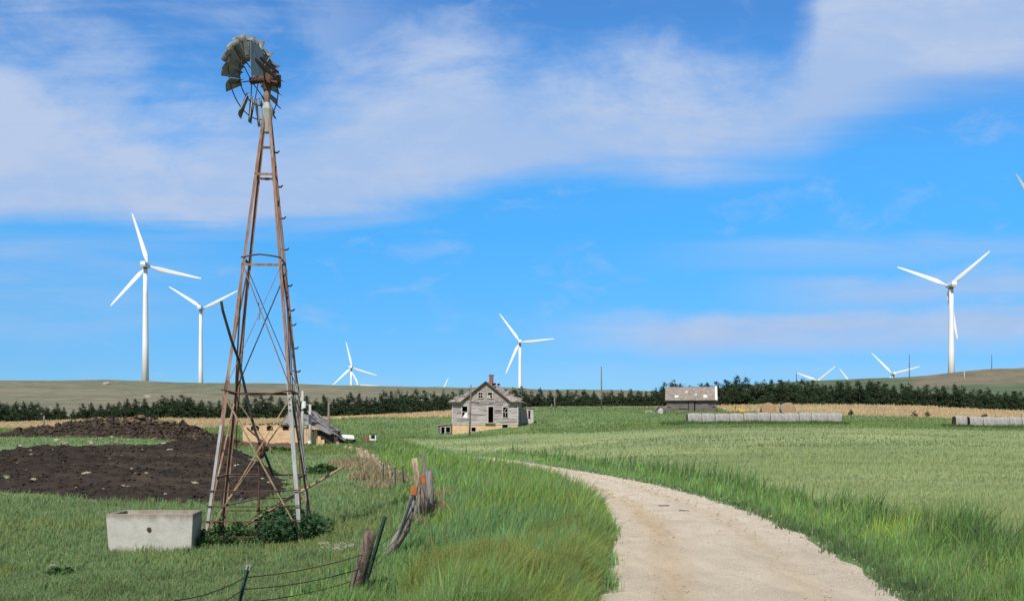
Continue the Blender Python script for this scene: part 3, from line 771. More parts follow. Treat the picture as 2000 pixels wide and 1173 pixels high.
# wheel: hub, rims, spokes, curved sails
wl = MB(); wl.tube([HUB - AX * .10, HUB + AX * .10], .075, 12)
wl.ring(HUB, AX, .50, .012, 40, 6); wl.ring(HUB + AX * .03, AX, .78, .012, 48, 6)
wheel = wl.build('wheel', M['rustdark'], wm)
for k_ in range(6):
    t = R(k_ * 60 + 8); d = UP * math.cos(t) + E2 * math.sin(t)
    q = MB(); q.tube([HUB + AX * .09 + d * .06, HUB + AX * .02 + d * .80], .011, 6); q.tube([HUB - AX * .09 + d * .06, HUB + d * .80], .011, 6)
    q.build('spoke', M['rustdark'], wheel)
NB = 18
for k_ in range(NB):
    th = 2 * math.pi * (k_ + .35) / NB
    if k_ in (11,): continue
    rad = UP * math.cos(th) + E2 * math.sin(th); tan = -UP * math.sin(th) + E2 * math.cos(th)
    pit = -R(34 + random.uniform(-5, 5)); ch = (tan * math.cos(pit) + AX * math.sin(pit)); nr = (AX * math.cos(pit) - tan * math.sin(pit))
    vs, fs = [], []; nu, nw = 6, 5; r0, r1 = .37 + random.uniform(-.02, .02), .915 + random.uniform(-.04, .015)
    for i in range(nu):
        for j in range(nw):
            f, h = i / (nu - 1), j / (nw - 1) - .5; r_ = r0 + (r1 - r0) * f; wd = .13 + .175 * f
            cam_ = .055 * (1 - 4 * h * h)
            vs.append(HUB + AX * .02 + rad * (r_ - .03 * abs(h) * f) + ch * (h * wd) + nr * (cam_ + random.uniform(-.003, .003)))
    for i in range(nu - 1):
        for j in range(nw - 1): a = i * nw + j; fs.append((a, a + 1, a + nw + 1, a + nw))
    q = MB(); q.add(vs, fs); o = q.build('blade', M['sail'], wheel, smooth=True)
    so = o.modifiers.new('sheet', 'SOLIDIFY'); so.thickness = .004

# wooden pole shoved through the tower legs
pole = tag(MB().tube([at(464, 1034, 20.6), at(520, 1000, 21.0), at(575, 966, 21.5), at(601, 952, 21.9), at(640, 929, 22.3), at(674, 909, 22.7)], [.028, .032, .034, .032, .03, .022], 10, wob=.08).build('wooden_pole', M['tanpole'], None, smooth=True),
           'long bare wooden pole leaning out through the right side of the windmill tower', 'pole')

# ------------------------------------------------------------------ stock trough
tl = at(206, 1005, 19.3); zt = at(0, 1003, 19.3).z
tr = empty('water_trough', (-6.85, 19.8, gz), 'pale concrete water trough beside the windmill with a round plug in its front', 'trough')
x0, x1, ya, yb2 = -7.66, -6.01, 19.3, 20.32; zb = gz - .06; wt = .10
def lp(z, ins):  # outline, slightly narrower at the bottom
    k2 = (zt - z) / (zt - zb) * .045 + ins
    return [(x0 + k2, ya + k2 * .6, z), (x1 - k2, ya + k2 * .6, z), (x1 - .13 - k2, yb2 - k2 * .6, z), (x0 - .05 + k2, yb2 - k2 * .6, z)]
b = MB(); vs = lp(zb, 0) + lp(zt, 0) + lp(zt, wt) + lp(zb + .1, wt + .03)
fs = [(3, 2, 1, 0)]
for r_ in range(3):
    for i in range(4): j = (i + 1) % 4; fs.append((r_ * 4 + i, r_ * 4 + j, r_ * 4 + 4 + j, r_ * 4 + 4 + i))
fs.append((12, 13, 14, 15)); b.add(vs, fs); o = b.build('basin', M['concrete'], tr, bevel=.018)
b = MB(); b.add(lp(zt - .16, wt + .035), [(0, 1, 2, 3)]); b.build('water', M['water'], tr)
pg = at(291, 1033, 19.3) + Vector((0, -.0, 0)); b = MB(); b.tube([pg + Vector((0, .06, 0)), pg + Vector((0, -.012, 0))], .042, 14); b.tube([pg + Vector((0, .0, 0)), pg + Vector((0, -.03, 0))], .018, 8); b.build('plug', M['rustdark'], tr)

# ------------------------------------------------------------------ abandoned farmhouse
def wall_open(b, x0, x1, z0, z1, ops, y0=0.0, th=.16):
    """front wall (in the x-z plane) as blocks round its openings"""
    xs = sorted({x0, x1, *[o[0] for o in ops], *[o[1] for o in ops]})
    for a, c in zip(xs[:-1], xs[1:]):
        z = z0
        for o in sorted([o for o in ops if o[0] <= a + 1e-6 and o[1] >= c - 1e-6], key=lambda o: o[2]):
            if o[2] > z + 1e-6: b.box(((a + c) / 2, y0 + th / 2, (z + o[2]) / 2), (c - a, th, o[2] - z))
            z = o[3]
        if z < z1 - 1e-6: b.box(((a + c) / 2, y0 + th / 2, (z + z1) / 2), (c - a, th, z1 - z))
    return b


def frame(b, x0, x1, z0, z1, w=.11, y=-.03, d=.06, sill=True):
    b.box(((x0 - w / 2), y, (z0 + z1) / 2), (w, d, z1 - z0)); b.box(((x1 + w / 2), y, (z0 + z1) / 2), (w, d, z1 - z0))
    b.box(((x0 + x1) / 2, y, z1 + w / 2), (x1 - x0 + 2.6 * w, d * 1.1, w))
    if sill: b.box(((x0 + x1) / 2, y - .02, z0 - w / 2), (x1 - x0 + 2.8 * w, d * 1.8, w * .8))
    return b


HYD = 132.0
hc = at(883, 828, HYD)
house = empty('farmhouse', hc, 'abandoned grey clapboard farmhouse with a tall front gable and limestone basement', 'house')
house.rotation_euler = (0, 0, R(-5))
Wd, Dp, Ht = 8.55, 8.0, 2.92
WIN = [(1.32, 1.98, .86, 2.31), (6.6, 7.2, .86, 2.18)]; DOOR = (4.70, 5.36, .22, 2.25)
b = wall_open(MB(), 0, Wd, 0, Ht, WIN + [DOOR])
b.box((.08, Dp / 2, Ht / 2), (.16, Dp - .32, Ht)); b.box((Wd / 2, Dp - .08, Ht / 2), (Wd, .16, Ht))
wall = b.build('wall', M['clap'], house, local=True)
b = MB(); b.box((Wd - .08, Dp / 2, Ht / 2), (.16, Dp - .32, Ht)); b.build('side_wall', M['clap'], house, local=True)
b = MB(); b.box((Wd / 2, Dp / 2, .05), (Wd - .4, Dp - .4, .08)); b.build('floor', M['darkwood'], house, local=True)
for i in range(22):   # clapboards that have sprung or slipped, standing proud of the wall
    x = random.uniform(.3, Wd - 2.2); z = random.uniform(.25, Ht - .2); L = random.uniform(.8, 2.0)
    if any(x < o[1] + .2 and x + L > o[0] - .2 and o[2] - .2 < z < o[3] + .2 for o in WIN + [DOOR]): continue
    MB().box((x + L / 2, -.03 - random.uniform(0, .02), z), (L, .05, .13), Matrix.Rotation(R(random.uniform(-1.5, 1.5)), 3, 'Y')).build('loose_board', M['clap'], wall, local=True)
b = MB()
for x in (.06, Wd - .06): b.box((x, -.02, Ht / 2), (.14, .05, Ht))
b.box((Wd / 2, -.02, .02), (Wd, .05, .14)); b.build('corner_trim', M['trim'], house, local=True)
# limestone basement
b = wall_open(MB(), .02, Wd - .02, -1.75, -.03, [(2.5, 3.06, -.92, -.40), (6.5, 7.2, -.55, -.03)], y0=.02, th=.4)
b.box((.22, Dp / 2 + .2, -.9), (.4, Dp - .5, 1.74)); b.box((Wd - .22, Dp / 2 + .2, -.9), (.4, Dp - .5, 1.74))
fnd = b.build('foundation', M['lime'], house, local=True)
b = frame(MB(), 2.5, 3.06, -.92, -.40, .09, .0); b.build('window_frame', M['trim'], fnd, local=True)
b = MB(); b.box((4.95, -.16, .14), (1.3, .30, .10)); b.build('doorstep', M['palepost'], house, local=True)
# windows and door
for (x0, x1, z0, z1) in WIN:
    f_ = frame(MB(), x0, x1, z0, z1).build('window', M['trim'], house, local=True)
    b = MB(); zm = (z0 + z1) / 2; b.box(((x0 + x1) / 2, .02, zm), (x1 - x0, .05, .07))
    if x0 > 4: b.box(((x0 + x1) / 2, .02, (z0 + zm) / 2), (.05, .04, zm - z0)); b.beam((x0 + .12, .03, zm + .12), (x1 - .15, .03, z1 - .12), .06, .03, (0, 1, 0))
    b.build('sash', M['trim'], f_, local=True)
    if x0 < 4:
        b = MB(); b.prism([(x0 + .02, .05, z0), (x1, .05, z0), (x1, .05, zm), (x0 + .42, .05, zm), (x0 + .2, .05, z0 + .3)], (0, .01, 0)); b.build('broken_pane', M['whitewash'], f_, local=True)
b = frame(MB(), DOOR[0], DOOR[1], DOOR[2], DOOR[3], .13, sill=False); dr = b.build('door_frame', M['trim'], house, local=True)
b = MB(); b.box((5.30, .55, 1.23), (.05, .8, 2.0)); b.build('door', M['darkwood'], house, local=True)
# gable over the front
GX0, GX1, GA, GZ = 1.40, 7.42, 4.38, Ht + 2.42
GW = [(3.43, 3.96, Ht + .47, Ht + 1.13), (4.66, 5.22, Ht + .47, Ht + 1.13)]
def gz_at(x): return Ht + (GZ - Ht) * (x - GX0) / (GA - GX0) if x < GA else Ht + (GZ - Ht) * (GX1 - x) / (GX1 - GA)
b = MB(); xs = sorted({GX0, GA, GX1, *[q for o in GW for q in o[:2]]})
for a, c in zip(xs[:-1], xs[1:]):
    o = [o for o in GW if o[0] <= a + 1e-6 and o[1] >= c - 1e-6]
    if o: b.prism([(a, -.03, Ht), (c, -.03, Ht), (c, -.03, o[0][2]), (a, -.03, o[0][2])], (0, .14, 0)); lo = o[0][3]
    else: lo = Ht
    b.prism([(a, -.03, lo), (c, -.03, lo)] + ([(c, -.03, gz_at(c))] if gz_at(c) > lo + 1e-4 else []) + ([(a, -.03, gz_at(a))] if gz_at(a) > lo + 1e-4 else []), (0, .14, 0))
gab = b.build('gable', M['shingle'], house, local=True)
for (x0, x1, z0, z1) in GW:
    f_ = frame(MB(), x0, x1, z0, z1, .10, -.06).build('window', M['trim'], gab, local=True)
    b = MB(); b.box(((x0 + x1) / 2, -.02, (z0 + z1) / 2), (x1 - x0, .04, .06))
    if x0 < 4: b.box(((x0 + x1) / 2, -.02, (z0 + z1) / 2), (.05, .035, z1 - z0))
    else: b.box((x0 + .16, -.02, z0 + .16), (.26, .03, .26))
    b.build('sash', M['trim'], gab, local=True)
b = MB(); b.box((4.4, -.05, Ht - .02), (GX1 - GX0 + .2, .06, .16)); b.build('belt_board', M['clap'], gab, local=True)
b = MB()   # bargeboards
for xe in (GX0 - .45, GX1 + .45):
    sl = (GZ - Ht) / (GA - GX0); b.beam((GA, -.34, GZ + .10), (xe, -.34, GZ + .10 - sl * abs(GA - xe)), .16, .07, (0, 1, 0))
b.build('bargeboard', M['darkwood'], gab, local=True)
# roof: hipped, with the gable's own pitch running back into it
ov = .48; ap = Vector((GA, 4.0, GZ + .12)); zc_ = Ht - .05
c4 = [Vector((-ov, -ov, zc_)), Vector((Wd + ov, -ov, zc_)), Vector((Wd + ov, Dp + ov, zc_)), Vector((-ov, Dp + ov, zc_))]
def slab(b, tri, th=.12):
    n = (tri[1] - tri[0]).cross(tri[2] - tri[0]).normalized()
    if n.z < 0: n = -n
    b.prism([t + n * .02 for t in tri], -n * th)
b = MB()
pL, pR = Vector((GX0 - .2, -ov, zc_)), Vector((GX1 + .2, -ov, zc_))
slab(b, [c4[0], pL, ap]); slab(b, [pR, c4[1], ap]); slab(b, [c4[1], c4[2], ap]); slab(b, [c4[2], c4[3], ap]); slab(b, [c4[3], c4[0], ap])
rf0 = Vector((GA, -.36, GZ + .16)); sl = (GZ - Ht) / (GA - GX0)
for xe in (GX0 - .5, GX1 + .5):
    ze = rf0.z - sl * abs(GA - xe); e = Vector((xe, -.36, ze)); slab(b, [rf0, e, Vector((xe * .8 + GA * .2, 1.4, ze * .8 + rf0.z * .2)), Vector((GA, 4.0, rf0.z))])
roof = b.build('roof', M['shingle'], house, local=True)
for i in range(90):   # curled and torn shingles along the hips
    side = random.choice((0, 1, 2)); f = random.random() ** .8
    if side == 0: p = c4[0].lerp(ap, f) + Vector((random.uniform(0, 1.2) * (1 - f), 0, 0))
    elif side == 1: p = c4[1].lerp(ap, f) + Vector((-random.uniform(0, 1.2) * (1 - f), 0, 0))
    else: p = c4[1].lerp(c4[2], random.random() * .6).lerp(ap, f)
    MB().box(p + Vector((0, -.02, .07)), (random.uniform(.25, .8), random.uniform(.2, .45), random.uniform(.04, .14)), Matrix.Rotation(R(random.uniform(-38, 38)), 3, 'Y') @ Matrix.Rotation(R(random.uniform(10, 40)), 3, 'X')).build('torn_shingle', M['shingle'], roof, local=True)
for (x, z, w_, h_) in ((5.15, GZ - .1, .5, .26), (5.75, GZ - .12, .34, .22), (3.4, GZ - .62, .4, .16), (2.2, GZ - 1.2, .5, .15), (1.0, GZ - 1.75, .5, .13), (6.6, GZ - .9, .5, .14)):
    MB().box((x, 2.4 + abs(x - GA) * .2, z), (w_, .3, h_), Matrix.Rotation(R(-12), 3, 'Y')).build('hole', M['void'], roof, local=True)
b = MB(); b.box((0.45, -ov + .06, zc_ - .12), (1.9, .10, .22)); b.box((8.1, -ov + .06, zc_ - .12), (1.85, .10, .22)); b.build('eave_board', M['darkwood'], roof, local=True)
b = MB(); b.box((4.66, 3.9, GZ + .45), (.52, .52, 1.5)); b.box((4.66, 3.9, GZ + 1.17), (.62, .62, .14)); b.build('chimney', M['brick'], roof, local=True)
# cellar entry on the left and lean-to shed on the right
b = MB(); b.prism([(-1.95, -.1, -.12), (.0, -.1, .16), (.0, 2.2, .16), (-1.95, 2.2, -.12)], (0, 0, -.09)); le = b.build('cellar_entry', M['shingle'], house, local=True)
b = wall_open(MB(), -1.85, -.06, -1.75, -.22, [(-1.42, -.98, -1.62, -.34), (-.80, -.26, -1.05, -.36)], y0=.05, th=.1); b.box((-1.8, 1.1, -.95), (.1, 1.9, 1.5)); b.box((-.95, 2.1, -.95), (1.8, .1, 1.6)); b.build('board_wall', M['barnwall'], le, local=True)
b = frame(MB(), -1.42, -.98, -1.62, -.34, .07, .03, sill=False); frame(b, -.80, -.26, -1.05, -.36, .07, .03); b.build('trim', M['trim'], le, local=True)
b = MB(); b.box((9.35, 6.1, 1.0), (1.5, .1, 2.2)); b.box((8.64, 5.0, 1.05), (.06, 2.0, 2.2)); b.box((9.9, 6.9, 1.0), (.1, 1.6, 2.2)); sh = b.build('lean_to', M['trim'], house, local=True)
b = MB(); b.prism([(8.58, 5.9, 2.3), (10.1, 5.9, 2.12), (10.1, 7.9, 2.12), (8.58, 7.9, 2.3)], (0, 0, .09)); b.build('shed_roof', M['shingle'], sh, local=True)
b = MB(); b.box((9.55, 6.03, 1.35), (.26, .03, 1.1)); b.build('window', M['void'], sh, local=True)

# ------------------------------------------------------------------ plank barn
BY = 168.0; b0 = at(1302, 805, BY); barn = empty('barn', b0, 'weathered plank barn with patched shingle roof standing before the cedars', 'barn'); barn.rotation_euler = (0, 0, R(-10))
bw, bd, bh, br = 7.95, 5.6, 2.05, 2.15
b = wall_open(MB(), 0, bw, -.4, bh, [(3.45, 3.56, .1, 1.85), (4.45, 4.62, .2, 1.9), (2.0, 3.3, .48, .62), (.12, .7, .82, .92), (6.7, 7.75, 1.25, 1.36), (7.3, 7.85, .80, .90)], th=.14)
b.box((.07, bd / 2, .82), (.14, bd - .28, 2.44)); b.box((bw - .07, bd / 2, .82), (.14, bd - .28, 2.44)); b.box((bw / 2, bd - .07, .82), (bw, .14, 2.44))
for x in (0.0, bw - .14): b.prism([(x, .0, bh), (x, bd, bh), (x, bd / 2, bh + br - .1)], (.14, 0, 0))
b.build('wall', M['barnwall'], barn, local=True)
b = MB(); b.box((4.0, -.04, .95), (.80, .06, 1.75)); b.build('door', M['barnwall'], barn, local=True)
b = MB()
b.prism([(-.25, -.42, bh - .16), (bw + .15, -.42, bh - .16), (bw + .15, bd / 2, bh + br), (bw * .55, bd / 2, bh + br - .07), (-.25, bd / 2, bh + br + .02)], (0, .03, .10)); b.prism([(-.25, bd + .4, bh - .16), (bw + .15, bd + .4, bh - .16), (bw + .15, bd / 2, bh + br), (-.25, bd / 2, bh + br)], (0, -.03, .10))
br_ = b.build('roof', M['barnroof'], barn, local=True)
b = MB(); b.beam((bw + .05, -.46, bh - .06), (bw + .05, bd / 2, bh + br + .13), .36, .05, (0, -.6, .8)); b.build('pale_edge_sheet', M['whitewash'], br_, local=True)
for (x, f, w_, h_) in ((1.6, .28, .55, .30), (6.25, .28, .6, .34), (3.2, .6, .4, .3), (4.7, .4, .35, .3)):
    p = Vector((x, -.42 + f * (bd / 2 + .42), bh - .16 + f * (br + .16) + .115)); MB().box(p, (w_, h_ * 2.0, .03), Matrix.Rotation(math.atan2(br + .16, bd / 2 + .42), 3, 'X')).build('patch', M['whitewash'] if f < .3 else M['trim'], br_, local=True)
b = MB(); b.box((bw / 2 - .1, -.38, bh - .13), (bw + .3, .10, .13)); b.build('eave_board', M['darkwood'], br_, local=True)

# ------------------------------------------------------------------ round bales
def make_bale(L, r, m_, seed):
    rn = random.Random(seed); b = MB(); n, k_ = 26, 7; vs, fs = [], []
    for i in range(k_):
        f = i / (k_ - 1) - .5; rr = r * (1 - (.07 if abs(f) > .49 else 0)) * (1 + rn.uniform(-.015, .015))
        for j in range(n):
            t = 2 * math.pi * j / n; q = rr * (1 + rn.uniform(-.015, .015)); z = math.sin(t) * q * .96
            e_ = .72 if r < .9 else 1.0; vs.append((f * L, math.copysign(abs(math.cos(t)) ** e_, math.cos(t)) * q * 1.02, max(math.copysign(abs(math.sin(t)) ** e_, math.sin(t)) * q * .95, -.80 * r)))
    for i in range(k_ - 1):
        for j in range(n): a, c = i * n + j, i * n + (j + 1) % n; fs.append((a, c, c + n, a + n))
    b.add(vs, fs); return b, vs, n, k_


def bale(px0, px1, Y, r, lab, group, m_=None, endm=None, yaw=0, sink=0.0):
    X0, X1 = (px0 - 1000) / F * Y, (px1 - 1000) / F * Y; xm = (X0 + X1) / 2; z = h1(xm, Y) + .80 * r - sink
    o = empty('hay_bale', (xm, Y, z), lab, 'hay bale', group); o.rotation_euler = (0, 0, yaw)
    b, vs, n, k_ = make_bale((X1 - X0) - .05, r, m_, int(px0)); b.build('wrapped_side', m_ or M['bale'], o, local=True, smooth=True)
    for e in (0, k_ - 1):
        q = MB(); q.add(vs[e * n:(e + 1) * n], [tuple(range(n)) if e else tuple(range(n - 1, -1, -1))]); q.build('end_face', endm or M['baleend'], o, local=True)
    return o


E = [1341.6, 1369, 1394.4, 1423, 1450, 1476, 1502, 1529, 1558, 1582, 1614, 1641]
ORD = ['leftmost', 'second from left', 'third from left', 'fourth from left', 'fifth from left', 'sixth from left', 'sixth from right', 'fifth from right', 'fourth from right', 'third from right', 'second from right', 'rightmost']
ORD = ORD[:5] + ['middle'] + ['fifth from right', 'fourth from right', 'third from right', 'second from right', 'rightmost']
for i in range(11):
    bale(E[i], E[i + 1], 129 + .25 * i / 11 * 4 + random.uniform(-.15, .15), .80, f'grey wrapped round bale, {ORD[i]} in the long row before the barn', 'grey bales in the row before the barn', yaw=R(random.uniform(-2, 2)), sink=random.uniform(.0, .08))
E2_ = [1863, 1889, 1916, 1942.5, 1967, 1991, 2017, 2044]
LB = ['leftmost bale of the short right row, brown end showing, set apart by a gap', 'second bale of the short right row, its rusty brown left end showing', 'third bale from the left in the short row at the right edge', 'fourth bale from the left in the short row at the right edge', 'fifth bale from the left in the short row at the right edge', 'grey bale cut off by the right edge of view', 'grey bale beyond the right edge of view']
for i in range(6): bale(E2_[i] + (1.5 if i == 1 else 0), E2_[i + 1] - (4 if i == 0 else 0), 126 + random.uniform(-.1, .1), .78, LB[i], 'bales in the short row at right', yaw=R(random.uniform(-2, 2) - (3 if i < 2 else 0)))
for px, lab in ((1500, 'plain tan round bale facing the road, left of the pair behind the grey row'), (1538, 'tan round bale with pale rim, right of the pair behind the grey row')):
    p = at(px, 800, 146); o = bale(px - 10, px + 10, 146, 1.02, lab, 'tan bales behind the grey row', M['bale'] if px > 1520 else M['baletan'], M['baletan'], yaw=R(90 - 4)); o.location.z = p.z + .05; o.location.x = p.x

# ------------------------------------------------------------------ ruined limestone shed with fallen roof
RY = 93.0; r0 = at(474, 872, RY); ruin = empty('stone_ruin', (r0.x, RY, r0.z), 'roofless tan limestone shed with three arched windows and a collapsed grey roof', 'ruin')
u_ = RY / F   # metres per photo pixel at this distance
b = MB(); OW = [((490 - 474) * u_, (506 - 474) * u_, (872 - 840) * u_, (872 - 833.5) * u_), ((521 - 474) * u_, (533 - 474) * u_, (872 - 840) * u_, (872 - 833) * u_), ((552 - 474) * u_, (564 - 474) * u_, (872 - 839.5) * u_, (872 - 834) * u_)]
wall_open(b, 0, (585 - 474) * u_, -.6, (872 - 829) * u_, OW, th=.45)
x = (585 - 474) * u_
for i, t_ in enumerate((830, 834, 831, 842, 838, 851, 858)): b.box((x + .16, .225, ((872 - t_) * u_ - .6) / 2), (.32, .45, (872 - t_) * u_ + .6), taper=(.9, .9)); x += .325
b.box((.225, 2.6, .75), (.45, 4.2, 2.5)); b.box((3.0, 4.9, .7), (6, .45, 2.4))
for i in range(46): b.box((random.uniform(0, 5.1), .2, (872 - 829) * u_ + .02), (random.uniform(.15, .45), .42, random.uniform(.02, .16)))
sw = b.build('wall', M['lime'], ruin, local=True)
for (x0, x1, z0, z1) in OW:
    b = MB(); n = 8; r_ = (x1 - x0) / 2; cx = (x0 + x1) / 2   # round-headed surround
    for i in range(n):
        t0, t1 = math.pi * i / n, math.pi * (i + 1) / n
        b.prism([(cx + math.cos(t) * rr, -.03, z1 - .03 + math.sin(t) * rr * .55) for t, rr in ((t0, r_), (t1, r_), (t1, r_ * 1.22), (t0, r_ * 1.22))], (0, .05, 0))
    b.build('arch', M['lime'], sw, local=True)
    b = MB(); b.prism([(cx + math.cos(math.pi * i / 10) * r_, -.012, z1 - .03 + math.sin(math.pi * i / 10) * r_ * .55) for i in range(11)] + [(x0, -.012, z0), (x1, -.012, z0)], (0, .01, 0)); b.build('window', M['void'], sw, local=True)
def rp(px, py, dy): 
    p = at(px, py, RY + dy); return Vector((p.x - r0.x, dy, p.z - r0.z))
b = MB()
b.prism([rp(546, 827, -.25), rp(607, 829, -.25), rp(612, 812, 3.4), rp(588, 806, 3.4), rp(566, 803, 3.0)], (0, .02, -.09))
b.prism([rp(604, 824, -.4), rp(646, 846, -.6), rp(668, 847, 2.5), rp(636, 818, 3.2), rp(612, 801, 3.2)], (0, .02, -.09))
rr_ = b.build('fallen_roof', M['greywood'], ruin, local=True)
for a, c in (((600, 802, 1.0), (655, 848, 0)), ((607, 800, 2.0), (640, 838, .3)), ((570, 801, 1.5), (618, 815, .5)), ((615, 803, 3), (668, 846, 1.4)), ((608, 828, -.6), (645, 848, -.9)), ((622, 812, 2), (634, 820, 2.4)), ((585, 806, 1), (566, 803, 2))):
    MB().beam(rp(*a), rp(*c), .10, .07).build('rafter', M['greywood'], rr_, local=True)
for i in range(16):
    px = random.uniform(608, 660); py = 812 + (px - 608) * .62 + random.uniform(-8, 10); p = rp(px, py, random.uniform(.2, 1.6)); q = p + Vector((random.uniform(.3, 1.1), random.uniform(-.4, .4), random.uniform(-.9, .1)))
    MB().beam(p, q, .09, .04).build('broken_board', M['greywood'], rr_, local=True)
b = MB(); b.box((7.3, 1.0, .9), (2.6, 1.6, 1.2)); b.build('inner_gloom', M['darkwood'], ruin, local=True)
# red rubble bank at its foot
b = MB(); xx, yy = np.meshgrid(np.linspace(0, 1, 70), np.linspace(-1, 1, 14)); Xw = (452 - 1000) / F * 90 + xx * (596 - 452) / F * 90; Yw = 90 + yy * 1.1
zz = H(Xw, Yw) + .62 * (1 - yy ** 2) * np.clip(np.minimum(xx, 1 - xx) * 8, 0, 1) * (.6 + .7 * vnoise(Xw, Yw, 1.7, 61, 3)) - .08
o = grid_mesh('rubble_bank', np.stack([Xw.ravel(), Yw.ravel(), zz.ravel()], 1), 14, 70, M['redearth']); tag(o, 'low reddish rubble bank along the foot of the limestone ruin', 'rubble')
# white low shelter, half fallen
ws = at(628, 862, 95); wt_ = empty('metal_shelter', (ws.x, 95, h1(ws.x, 95)), 'low white sheet metal shelter beside the fallen roof', 'shelter')
def wq(px, py, dy):
    p = at(px, py, 95 + dy); return p
MB().prism([wq(628, 852, 0), wq(632, 846, 1.2), wq(690, 849, 1.2), wq(692, 854, 0)], (0, 0, -.14)).build('roof', M['whitewash'], wt_)
MB().prism([wq(644, 854.5, .2), wq(689, 856, .2), wq(689, 864, .2), wq(644, 864, .2)], (0, .06, 0)).build('wall', M['whitewash'], wt_)
MB().prism([wq(630, 854, .6), wq(644, 855, .6), wq(644, 864, .6), wq(630, 864, .6)], (0, .06, 0)).build('back_panel', M['darkwood'], wt_)

# small red cart with a white frame
cb_ = at(726, 865, 99); cz = h1(cb_.x, 99); cart = empty('garden_cart', (cb_.x, 99, cz), 'small red and white cart with a dark canopy parked in the pasture', 'cart')
def cp(px, py, dy=0): return Vector((at(px, 0, 99).x, 99 + dy, cz + (865 - py) / F * 99))
MB().box(cp(718, 856), (.42, .8, .42), taper=(.85, 1)).build('hood', M['red'], cart, bevel=.05)
MB().box(cp(727, 858, .2), (.55, .9, .12)).build('deck', M['whitewash'], cart)
for px in (722.5, 733.5): MB().beam(cp(px, 864), cp(px, 849), .10, .07).build('frame_post', M['whitewash'], cart)
MB().box(cp(728, 847, .3), (.62, .8, .10)).build('canopy', M['darksteel'], cart)
MB().box(cp(729, 853, .5), (.4, .12, .35)).build('seat', M['darksteel'], cart)
for px, dy in ((716, -.35), (731, -.35), (731, .75)): MB().tube([cp(px, 862.5, dy - .08), cp(px, 862.5, dy + .08)], .16, 14).build('wheel', M['tyre'], cart)

# yellow implement, old wheel and bars by the barn
yi = at(1437, 803, 150); yz = h1(yi.x, 150); yo = empty('farm_implement', (yi.x, 150, yz), 'yellow farm implement lying in the dry grass between barn and tan bales', 'implement')
def yp(px, py, dy=0): return Vector((at(px, 0, 150).x, 150 + dy, at(0, py, 150).z))
MB().box(yp(1446, 801.5), (1.5, .7, .42), taper=(.95, .8)).build('body', M['yellow'], yo, bevel=.06)
MB().beam(yp(1419, 802), yp(1436, 799), .16, .12).build('tongue', M['yellow'], yo)
MB().beam(yp(1435, 800), yp(1437.5, 792), .12, .12).build('lever', M['rustdark'], yo)
MB().tube([yp(1440, 803.5, -.5), yp(1440, 803.5, -.3)], .22, 14).build('wheel', M['tyre'], yo)
wc = at(1290, 802, 160); wz = wc.z; wo = empty('iron_wheel', (wc.x, 160, wz - .1), 'old grey tyre standing half sunk in grass left of the barn', 'wheel')
b = MB(); b.ring(wc, (0.15, 1, 0), .66, .17, 30, 10); b.build('tyre', M['tyre'], wo, smooth=True)
b = MB(); b.tube([wc + Vector((-.05, -.06, 0)), wc + Vector((.05, .1, 0))], .5, 20); b.build('rim', M['trim'], wo)
MB().tube([wc + Vector((-.2, .3, -.2)), wc + Vector((-.25, .3, 1.2))], .05, 6).build('exhaust_pipe', M['rustdark'], wo)
gi = at(1268, 804, 160); b = MB(); b.beam(gi + Vector((-.6, 0, .15)), gi + Vector((.35, 0, .22)), .12, .1); b.beam(gi + Vector((-.5, 0, -.2)), gi + Vector((-.5, 0, .2)), .1); b.beam(gi + Vector((.3, 0, -.2)), gi + Vector((.3, 0, .25)), .1); b.beam(gi + Vector((.3, 0, .2)), gi + Vector((1.0, .2, -.15)), .08)
tag(b.build('drawbar_frame', M['trim'], None), 'small grey metal frame in the grass beside the old tyre', 'frame')

# ------------------------------------------------------------------ poles, masts and lone posts
def pole_obj(px, pt, pb, Y, r, m_, name, lab, cat, group=None, lean=0):
    p = at(px, pb, Y); z0 = min(h1(p.x, Y), p.z) - .3; t = at(px + lean, pt, Y)
    o = empty(name, (p.x, Y, z0), lab, cat, group); MB().tube([(p.x, Y, z0), ((p.x + t.x) / 2, Y, (z0 + t.z) / 2), t], [r * 1.15, r, r * .8], 8).build('shaft', m_, o, smooth=True); return o, t


o, t = pole_obj(591, 763, 870, 91, .13, M['palepole'], 'utility_pole', 'pale utility pole with white transformer can behind the windmill ladder leg', 'utility pole')
MB().tube([at(594, 796, 90.7), at(594, 783, 90.7)], .17, 12).build('transformer', M['whitewash'], o); MB().beam(at(590, 789, 90.8), at(601, 790, 90.8), .06).build('bracket', M['galv'], o); MB().tube([at(588, 783, 90.8), at(588, 776, 90.8)], .05, 8).build('insulator', M['whitewash'], o)
o, t = pole_obj(605.5, 789, 870, 92, .14, M['palepole'], 'utility_pole', 'thick bleached pole with a short crossbar left of its top, right of the ruin wall', 'utility pole')
MB().beam(at(596, 788.5, 92), at(607, 790.5, 92), .09).build('crossbar', M['palepole'], o)
MB().tube([at(604, 866, 91.7), at(604, 860, 91.7)], .2, 12).build('meter_box', M['whitewash'], o)
pole_obj(642, 785, 862, 94, .11, M['polewood'], 'utility_pole', 'thin plain grey pole rising in front of the fallen roof', 'utility pole')
o, t = pole_obj(917, 751, 846, 126, .10, M['polewood'], 'utility_pole', 'dark bare pole standing in front of the farmhouse wall', 'utility pole', lean=3)
MB().tube([at(919.5, 774, 125.8), at(922, 778, 125.8), at(919, 781, 125.8)], .04, 6).build('hook', M['darksteel'], o)
pole_obj(1175, 715, 791, 178, .11, M['polewood'], 'utility_pole', 'tall thin pole on the green rise between farmhouse and barn', 'utility pole', lean=-.5)
